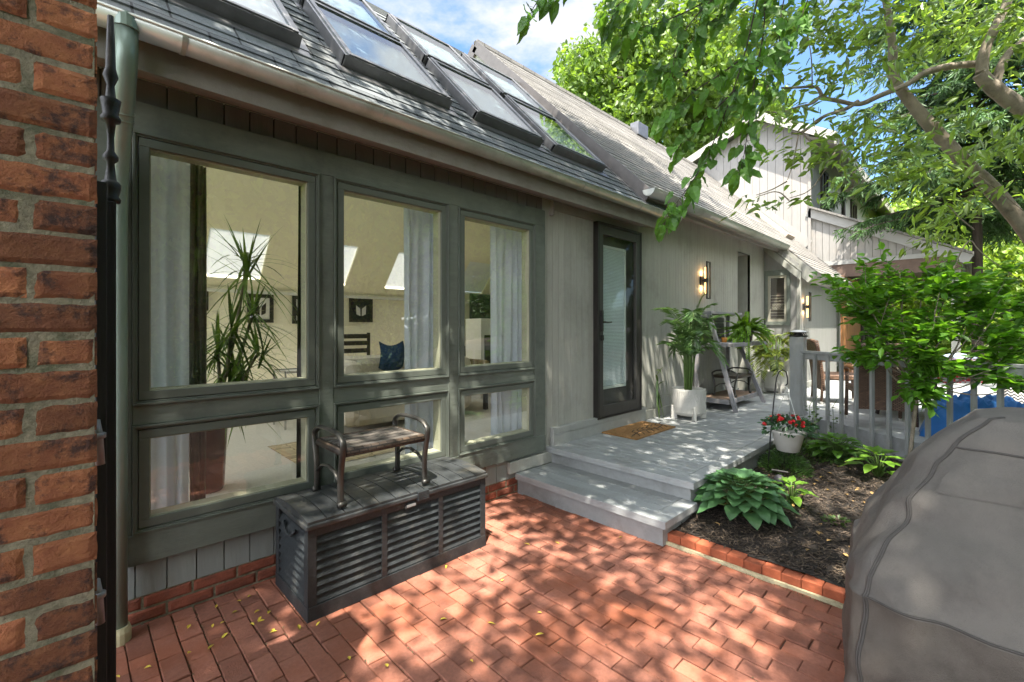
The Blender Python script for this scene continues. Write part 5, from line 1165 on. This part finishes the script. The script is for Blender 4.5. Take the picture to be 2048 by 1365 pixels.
pp = nn.new('ShaderNodeMath'); pp.operation = 'PINGPONG'; pp.inputs[1].default_value = .03; ll.new(sx_.outputs['Y'], pp.inputs[0]); ad = nn.new('ShaderNodeMath'); ad.operation = 'ADD'; ll.new(pp.outputs[0], ad.inputs[0]); ll.new(sx_.outputs['Z'], ad.inputs[1])
md_ = nn.new('ShaderNodeMath'); md_.operation = 'PINGPONG'; md_.inputs[1].default_value = .02; ll.new(ad.outputs[0], md_.inputs[0]); gt = nn.new('ShaderNodeMath'); gt.operation = 'GREATER_THAN'; gt.inputs[1].default_value = .01; ll.new(md_.outputs[0], gt.inputs[0])
mc = nn.new('ShaderNodeMixRGB'); mc.inputs['Color1'].default_value = (.03,.03,.04,1); mc.inputs['Color2'].default_value = (.7,.68,.64,1); ll.new(gt.outputs[0], mc.inputs['Fac']); ll.new(mc.outputs[0], nn['Principled BSDF'].inputs['Base Color'])
zc_ = at(2040, 800, 5.9)
g = MB()
for s_ in (-1, 1): g.grid(lambda a, c: (zc_.x+s_*.07*math.sin(a*3.14)**.6*math.sin(c*3.14)**.6, zc_.y-.15+a*.30, zc_.z-.22+c*.44), 14, 14)
tag(g.build('zigzag_pillow', mz, None, smooth=True), 'black and white zigzag pillow near the dark wicker chair', 'pillow')
# ------------------------------------------------------------------ shrub behind the railing (near centre right)
def limb(mb, pts, r0, r1, n=9):
    m = len(pts); mb.tube(pts, [(r0+(r1-r0)*i/(m-1))*(1+.10*mnoise.noise(Vector(pts[i])*6)+random.uniform(-.03,.03)) for i in range(m)], n)
def smooth_pts(pts, k=2):
    pts = [Vector(p) for p in pts]
    for _ in range(k):
        q = [pts[0]]
        for i in range(len(pts)-1): q += [pts[i]*.75+pts[i+1]*.25, pts[i]*.25+pts[i+1]*.75]
        q.append(pts[-1]); pts = q
    return pts
random.seed(4)
DS = 4.3
foot = at(1806, 990, DS); foot.z = .06
b = thing('leafy_shrub', 'bright green leafy shrub with thin bare trunk rising before the railing', 'shrub', tuple(foot))
g = MB(); fork = at(1833, 800, DS)
limb(g, smooth_pts([foot, at(1818,930,DS), at(1826,860,DS), fork]), .019, .015)
tips = []
targets = [(1700,565,-.3),(1745,625,-.2),(1690,590,.1),(1760,560,.2),(1800,545,-.2),(1850,530,.3),(1905,545,-.3),(1960,560,.2),(2010,580,-.2),(2060,600,.1),(2080,660,-.3),(2030,690,-.5),(1985,640,-.45),(1930,640,.4),(1870,620,-.4),(1800,640,.3),(1760,690,-.2),(1740,610,.4),(1900,720,-.4),(1980,740,-.5),(1720,690,.2),(1850,760,-.3),(2120,560,.2),(2150,650,-.2),(1940,590,-.1),(1830,690,-.45),(2060,750,-.5)]
for u, v, dd in targets:
    tp = at(u, v, DS+dd); mid = fork.lerp(tp, .5)+Vector((random.gauss(0,.05), random.gauss(0,.05), -.06+random.gauss(0,.03)))
    q = fork.lerp(Vector((fork.x,fork.y,fork.z+.25)), random.random()); limb(g, smooth_pts([q, mid, tp]), .009, .003, 6)
    for j in range(5):
        t2 = tp + Vector((random.gauss(0,.13), random.gauss(0,.13), random.gauss(0,.10))); limb(g, [mid.lerp(tp, random.uniform(.3,.9)), t2], .004, .002, 5); tips.append((mid.lerp(tp,.6), t2))
g.build('trunk', m_bark, b, smooth=True)
P = []; Dv = []; U = []
for q, t2 in tips:
    ax = (t2-q)
    for k in range(34):
        s_ = random.random()**.7; p = q.lerp(t2, s_*1.05); P.append(p+Vector((random.gauss(0,.035),)*1+(random.gauss(0,.035),random.gauss(0,.03))))
        d_ = ax.normalized()*.5+Vector((random.gauss(0,.8),random.gauss(0,.8),random.gauss(0,.25)-.05)); Dv.append(d_); U.append((random.gauss(0,.35),random.gauss(0,.35),1))
g = MB(); n = len(P); leafset(g, P, Dv, .075+rng.random(n)*.05, .045+rng.random(n)*.022, .12, .18, up=U); g.build('crown', m_leaf_shrub, b)
# ------------------------------------------------------------------ overhanging near tree on the right (limbs in view, crown over the patio)
random.seed(31)
trunkbase = Vector((5.9, -3.4, -.05))
b = thing('overhanging_tree', 'smooth grey limbed tree reaching over the deck from the right edge', 'tree', tuple(trunkbase))
DT = 4.6; g = MB(); TW = []
def br(pts, r0, r1, d=DT, dd=None):
    dd = dd or [0]*len(pts); P3 = smooth_pts([at(u+random.gauss(0,3), v+random.gauss(0,3), d+e) for (u, v), e in zip(pts, dd)], 3); limb(g, P3, r0, r1); return P3
A1 = br([(2230,640),(2120,530),(2048,453),(1985,373),(1928,324),(1867,259),(1821,202),(1790,145),(1787,107),(1775,40),(1760,-60)], .092, .022)
A2 = br([(2260,330),(2150,275),(2048,217),(1989,175),(1962,145)], .085, .055, DT-.3)
A3 = br([(1962,145),(1969,107),(1996,57),(2015,8),(2030,-70)], .05, .03, DT-.3)
A4 = br([(1989,175),(2005,115),(2040,85),(2090,50)], .04, .025, DT-.3)
A5 = br([(1955,130),(1915,133),(1878,137),(1850,150),(1817,170),(1760,190),(1722,206),(1680,201),(1646,194),(1638,178),(1623,171),(1600,169),(1560,172)], .035, .008, DT-.2)
A6 = br([(1722,206),(1690,222),(1646,236),(1600,263),(1585,270)], .022, .010, DT-.2)
A7 = br([(1646,196),(1625,205),(1600,214),(1560,224),(1530,228)], .013, .005, DT-.2)
limb(g, smooth_pts([trunkbase, trunkbase+Vector((.05,.1,1.0)), at(2300,700,DT-.1), at(2230,640,DT)]), .16, .105, 12)
limb(g, smooth_pts([at(2300,700,DT-.1), at(2290,480,DT-.3), at(2260,330,DT-.3)]), .12, .085, 12)
thin = [[(1928,324),(1960,350),(2000,385),(2048,420)],[(1900,560),(1935,470),(1960,500),(2048,560)],[(1600,263),(1620,285),(1650,300),(1660,320)],[(1660,320),(1650,345),(1620,385),(1580,400)],[(1600,263),(1590,300),(1580,340),(1576,360)],[(1580,400),(1560,385),(1520,390)],[(1950,460),(1920,430),(1900,410)],[(1660,320),(1690,290),(1710,260)],[(1623,171),(1622,120),(1610,60)],[(1576,362),(1545,378),(1515,392)]]
for t_ in thin: br(t_, .007, .003, DT-.3)
g.build('trunk', m_bark, b, smooth=True)
P = []; Dv = []
def spray(c, axis, n, r, L=.11):
    axis = Vector(axis).normalized()
    for k in range(n):
        s_ = random.random(); P.append(c+axis*(s_-.4)*r*1.6+Vector((random.gauss(0,r*.3),random.gauss(0,r*.3),random.gauss(0,r*.25)))); Dv.append(axis*.8+Vector((random.gauss(0,.6),random.gauss(0,.6),random.gauss(0,.35)-.15)))
sp = [(1560,30),(1620,20),(1700,30),(1780,20),(1860,30),(1950,20),(2020,40),(1600,90),(1660,80),(1740,90),(1820,80),(1900,90),(2010,100),(1570,150),(1640,150),(1690,140),(1770,150),(1850,110),(1930,210),(1560,230),(1610,235),(1680,170),(1700,260),(1740,240),(1790,270),(1830,290),(1700,310),(1750,320),(1850,330),(1880,310),(1800,340),(1820,350),(1960,250),(2020,310),(2000,260),(2040,380),(1880,400),(1860,380),(1905,450),(1860,455),(1900,480),(1950,420),(2040,170),(1580,400),(1660,375),(1530,392),(1650,300),(1700,230),(1520,395),(1600,310),(2045,250),(1980,330),(1720,60),(1530,80),(1490,40),(1540,200)]
for u, v in sp:
    for q in range(2):
        c_ = at(u+random.gauss(0,18), v+random.gauss(0,14), DT+random.uniform(-.9,.5)); sm = v > 360 and u < 1700
        spray(c_, (random.uniform(-1,-.2)*.7, random.uniform(-.5,.7), random.uniform(-.5,.1)), 7 if sm else 22, .14 if sm else .24)
for k in range(95):
    u = random.uniform(1530, 2120); v = random.uniform(-120, 110)
    if random.random() < .25: u = random.uniform(1450,1560)
    spray(at(u, v, DT+random.uniform(-.6,1.2)), (random.uniform(-1,.2), random.uniform(-.5,.7), random.uniform(-.4,.2)), 22, .26)
# crown part above the patio and deck (out of frame, gives the dappled shade)
g2 = MB()
n = len(P); leafset(g2, P, Dv, .085+rng.random(n)*.05, .030+rng.random(n)*.016, .2, .15)
g2.build('crown', m_leaf_mag, b)
# ------------------------------------------------------------------ shade tree standing behind the photographer
random.seed(77)
def shade_crown(cands, nleaf, L, w, spread, thr, seed):
    P = []; Dv = []
    for (cx, cy, cz) in cands:
        if mnoise.noise(Vector((cx*.75+seed, cy*.75, seed))) < thr: continue
        m_ = int(nleaf*random.uniform(.6,1.4)); q = rng.normal(size=(m_,3))*np.array([spread,spread,spread*.5])+np.array([cx,cy,cz]); P.append(q); Dv.append(rng.normal(size=(m_,3))*np.array([1,1,.4]))
    return np.concatenate(P), np.concatenate(Dv)
b = thing('shade_tree', 'tall leafy shade tree whose crown spreads above the patio', 'tree', (-2.2,-4.2,0))
g = MB(); limb(g, smooth_pts([(-2.2,-4.2,0),(-2.1,-4.1,2),(-2.0,-3.9,4.2),(-1.9,-3.4,5.6),(-1.7,-3.0,6.8)]), .2, .05, 12)
for q in range(16):
    a = random.uniform(0,6.28); p0 = Vector((-1.9+random.uniform(0,2.5),-3.6+random.uniform(0,3),random.uniform(4.6,6.3))); limb(g, smooth_pts([p0, p0+Vector((1.2*math.cos(a),1.2*math.sin(a),.4)), p0+Vector((2.8*math.cos(a),2.8*math.sin(a),.9))]), 0.02, .006, 6)
g.build('trunk', m_bark, b, smooth=True)
c1 = []
for i in range(760):
    x = random.uniform(-4.5, 8.5); y = random.uniform(-5.2, 3.0); z = random.uniform(6.2, 8.0) + (.35*max(0, x-4))
    if (x > 5.3 and (y < .3 or x > 7.6 or random.random() < .35)) or (z-1.5-.4) < .78*(x*math.cos(TH)+y*math.sin(TH)): continue
    c1.append((x, y, z))
P, Dv = shade_crown(c1, 165, .1, .05, .29, -.35, 3.3); n = len(P)
P = P[P[:,2] > 5.4][:]; Dv = Dv[:len(P)]; n = len(P)
g = MB(); leafset(g, P, Dv, .10+rng.random(n)*.04, .055+rng.random(n)*.02, .15, .1); g.build('crown', m_leaf_canopy, b)
# ------------------------------------------------------------------ near hanging branch (dark leaves, upper middle)
random.seed(52)
DN = 2.5
b = thing('hanging_branch', 'dark green serrated leaf branch hanging in front, upper middle', 'tree branch', tuple(at(1500,-200,DN)))
g = MB(); strands = [
 ([(1560,-160),(1500,-40),(1440,30),(1380,80),(1330,140),(1290,150)], 0), ([(1540,-120),(1510,20),(1490,110),(1460,200),(1430,280),(1400,340),(1370,385),(1345,415),(1328,438)], .1),
 ([(1500,-60),(1420,0),(1340,40),(1280,55),(1245,70)], -.1), ([(1530,-60),(1530,60),(1510,150),(1500,230),(1490,300),(1480,350)], .2), ([(1600,-100),(1560,20),(1560,90),(1545,150),(1530,190)], .3),
 ([(1400,-100),(1300,-30),(1230,10),(1225,35)], -.2), ([(1480,120),(1440,150),(1390,180),(1350,220),(1320,245)], .05), ([(1470,180),(1420,230),(1380,260),(1355,300)], .05), ([(1180,-90),(1110,-40),(1075,0),(1055,40)], -.1), ([(1500,-100),(1450,-20),(1400,20),(1350,90),(1345,150)], -.15), ([(1640,-100),(1620,-10),(1600,40),(1585,100)], .2)]
P = []; Dv = []; U = []
for pts, e in strands:
    P3 = smooth_pts([at(u, v, DN+e) for u, v in pts], 2); g.tube(P3, [.005*(1-.75*i/(len(P3)-1)) for i in range(len(P3))], 5)
    L_ = sum((P3[i+1]-P3[i]).length for i in range(len(P3)-1)); nl = int(L_/.019)
    for k in range(nl):
        t = (k+random.random())/nl; f = t*(len(P3)-1.001); i = int(f); p = P3[i].lerp(P3[i+1], f-i); tan = (P3[i+1]-P3[i]).normalized(); sd = tan.cross(Vector((0,0,1))).normalized()*(1 if k % 2 else -1)
        off_ = sd*random.uniform(0,.07)+Vector((random.gauss(0,.02),random.gauss(0,.02),random.gauss(-.01,.02))); g.tube([p, p+off_], .0012, 3, cap=False); P.append(p+off_); Dv.append(tan*.5+sd*random.uniform(.3,1.3)+Vector((random.gauss(0,.45),random.gauss(0,.45),-.6+random.gauss(0,.25)))); U.append((random.gauss(-.5,.6), random.gauss(-.6,.6), random.gauss(.5,.4)))
g.build('twig', m_barkd, b)
g = MB()
for p, d_, u_ in zip(P, Dv, U): 
    s_ = random.uniform(.06, .095); broadleaf(g, p+Vector(d_).normalized()*.012, d_, u_, s_*1.15, s_*.72, .25, .12, 6, 2)
g.build('leaves', m_leaf_near, b, smooth=False)
# ------------------------------------------------------------------ background trees
def bgtree(name, label, c, rad, n, L, m, group='trees behind the house', seed=1.0, fr=.5, thr=-.1, trunk=True):
    random.seed(int(seed*10)); base = (c[0], c[1], 0); b = thing(name, label, 'tree', base, group)
    g = MB(); limb(g, [base, (c[0]+.1,c[1],c[2]*.6), (c[0],c[1],c[2])], rad[0]*.06+.08, .08)
    for k in range(9):
        a = random.uniform(0,6.28); limb(g, smooth_pts([(c[0],c[1],c[2]*random.uniform(.55,.85)), (c[0]+rad[0]*.35*math.cos(a), c[1]+rad[1]*.35*math.sin(a), c[2]), (c[0]+rad[0]*.75*math.cos(a), c[1]+rad[1]*.75*math.sin(a), c[2]+rad[2]*random.uniform(-.2,.5))]), rad[0]*.025+.02, .02, 6)
    g.build('trunk', m_barkd, b)
    P = crown_pts(c, rad, n, .38, fr, thr, seed); g = MB(); nn_ = len(P); leafset(g, P, rnd_dirs(nn_, (0,0,-.2)), L*(.7+.6*rng.random(nn_)), L*.62*(.7+.6*rng.random(nn_)), .2, .1); g.build('crown', m, b); return b
c = at(1290, 185, 21); bgtree('maple_tree', 'bright green maple crown rising behind the roof ridge', tuple(c), (4.2,4.2,3.9), 30000, .26, m_leaf_maple, seed=2.1, fr=.55, thr=-.12)
c = at(1440, 300, 24); bgtree('maple_tree', 'lower green tree crown between maple and gabled house', tuple(c), (3.6,3.6,3.4), 9000, .3, m_leaf_maple, seed=3.7)
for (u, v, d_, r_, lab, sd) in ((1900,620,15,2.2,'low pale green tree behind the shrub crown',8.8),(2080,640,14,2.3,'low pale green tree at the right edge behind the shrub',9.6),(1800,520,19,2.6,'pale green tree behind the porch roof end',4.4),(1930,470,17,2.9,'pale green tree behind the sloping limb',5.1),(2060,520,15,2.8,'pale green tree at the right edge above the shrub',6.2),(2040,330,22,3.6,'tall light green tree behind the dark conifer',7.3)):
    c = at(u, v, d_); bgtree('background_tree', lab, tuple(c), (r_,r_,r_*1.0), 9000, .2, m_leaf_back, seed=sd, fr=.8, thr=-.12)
# tall hedge beyond the deck
for i, (x, y, lab) in enumerate(((11.5,-3.2,'dense hedge shrub beyond the patio table'),(9.0,-4.0,'dense hedge shrub at far right beyond the deck'),(15.5,-2.6,'dense hedge shrub beside the porch end'),(13.3,-5.2,'dense hedge shrub far behind the blue tarp'),(10.3,-3.6,'dense hedge shrub between the two beyond the deck'))):
    b = thing('hedge_shrub', lab, 'shrub', (x,y,0), 'hedge shrubs beyond the deck'); P = crown_pts((x,y,1.3), (1.7,1.3,1.7), 9000, .4, 1.1, -.2, 8+i); g = MB(); leafset(g, P, rnd_dirs(len(P)), .11, .06, .2, .1); g.build('foliage', m_leaf_canopy, b)
    g = MB(); g.tube([(x,y,0),(x+.1,y,1.5)], .06, 8); g.build('stem', m_barkd, b)
# conifer
random.seed(91)
cb = at(1955, 0, 9.6); b = thing('conifer_tree', 'dark drooping conifer filling the upper right behind the limbs', 'tree', (cb.x, cb.y, 0))
g = MB(); limb(g, [(cb.x,cb.y,0),(cb.x,cb.y,6),(cb.x,cb.y,12)], .1, .03, 10); P = []; Dv = []
for k in range(230):
    z = random.uniform(3.9, 11.5); a = random.uniform(0,6.28); Lb = (2.75-.17*max(0,z-4))*random.uniform(.7,1.1)
    if z < 4: Lb *= .85
    if Lb < .4: continue
    d_ = Vector((math.cos(a),math.sin(a),.05)); pts = [Vector((cb.x,cb.y,z)) + d_*Lb*t - Vector((0,0,1))*(.22*Lb*t*t) for t in (0,.25,.5,.75,1)]; limb(g, pts, .03, .006, 5)
    for q in range(44):
        t = random.uniform(.1,1); i = min(3,int(t*4)); p = pts[i].lerp(pts[i+1], t*4-i); sd = d_.cross(Vector((0,0,1)))*random.choice((-1,1)); ln = random.uniform(.15,.45)*(1.2-t*.5)
        for w_ in range(9):
            s_ = w_/9; P.append(p+(sd*.8+d_*.5)*ln*s_+Vector((0,0,-.55*ln*s_*s_*2))); Dv.append(sd*.5+d_*.4+Vector((random.gauss(0,.5),random.gauss(0,.5),-.5+random.gauss(0,.3))))
g.build('trunk', m_barkd, b); g = MB(); n = len(P); leafset(g, P, Dv, .12+rng.random(n)*.06, .032, .2, .2); g.build('crown', m_leaf_con, b)
# trees behind the photographer, mirrored in the window panes
for i, (x, y, z, r_, lab) in enumerate(((1.5,-7.5,5.2,3.0,'leafy garden tree behind the camera mirrored in the left window'),(6.5,-8.5,5.5,3.2,'leafy garden tree behind the camera mirrored in the middle window'),(11.5,-9,6,3.4,'leafy garden tree behind the camera mirrored in the right window'),(-3.5,-9,5.5,3.2,'leafy garden tree behind the camera far to the left'),(17,-8,6,3.4,'leafy garden tree far right beyond the deck'),(4.0,-11.5,4.2,3.4,'leafy garden tree deep in the garden behind the camera'),(-1.0,-11.5,4.4,3.4,'leafy garden tree deep in the garden to the left'),(9.2,-12,4.6,3.6,'leafy garden tree deep in the garden to the right'))):
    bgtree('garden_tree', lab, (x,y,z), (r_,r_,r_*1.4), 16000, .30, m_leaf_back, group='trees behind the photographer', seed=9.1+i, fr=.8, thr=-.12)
for i in range(5):
    x = -4+i*4.2; y = -6.2; b = thing('garden_bush', ['low round bush left behind the camera','low round bush near behind the camera','low round bush mid garden behind the camera','low round bush right behind the camera','low round bush far right behind the camera'][i], 'shrub', (x,y,0), 'bushes behind the photographer')
    P = crown_pts((x,y,1.0), (2.3,1.1,2.0), 5500, .4, 1.1, -.2, 20+i); g = MB(); leafset(g, P, rnd_dirs(len(P)), .14, .08, .2, .1); g.build('foliage', m_leaf_canopy, b)
for o in bpy.data.objects:
    if '_o' in o: del o['_o']
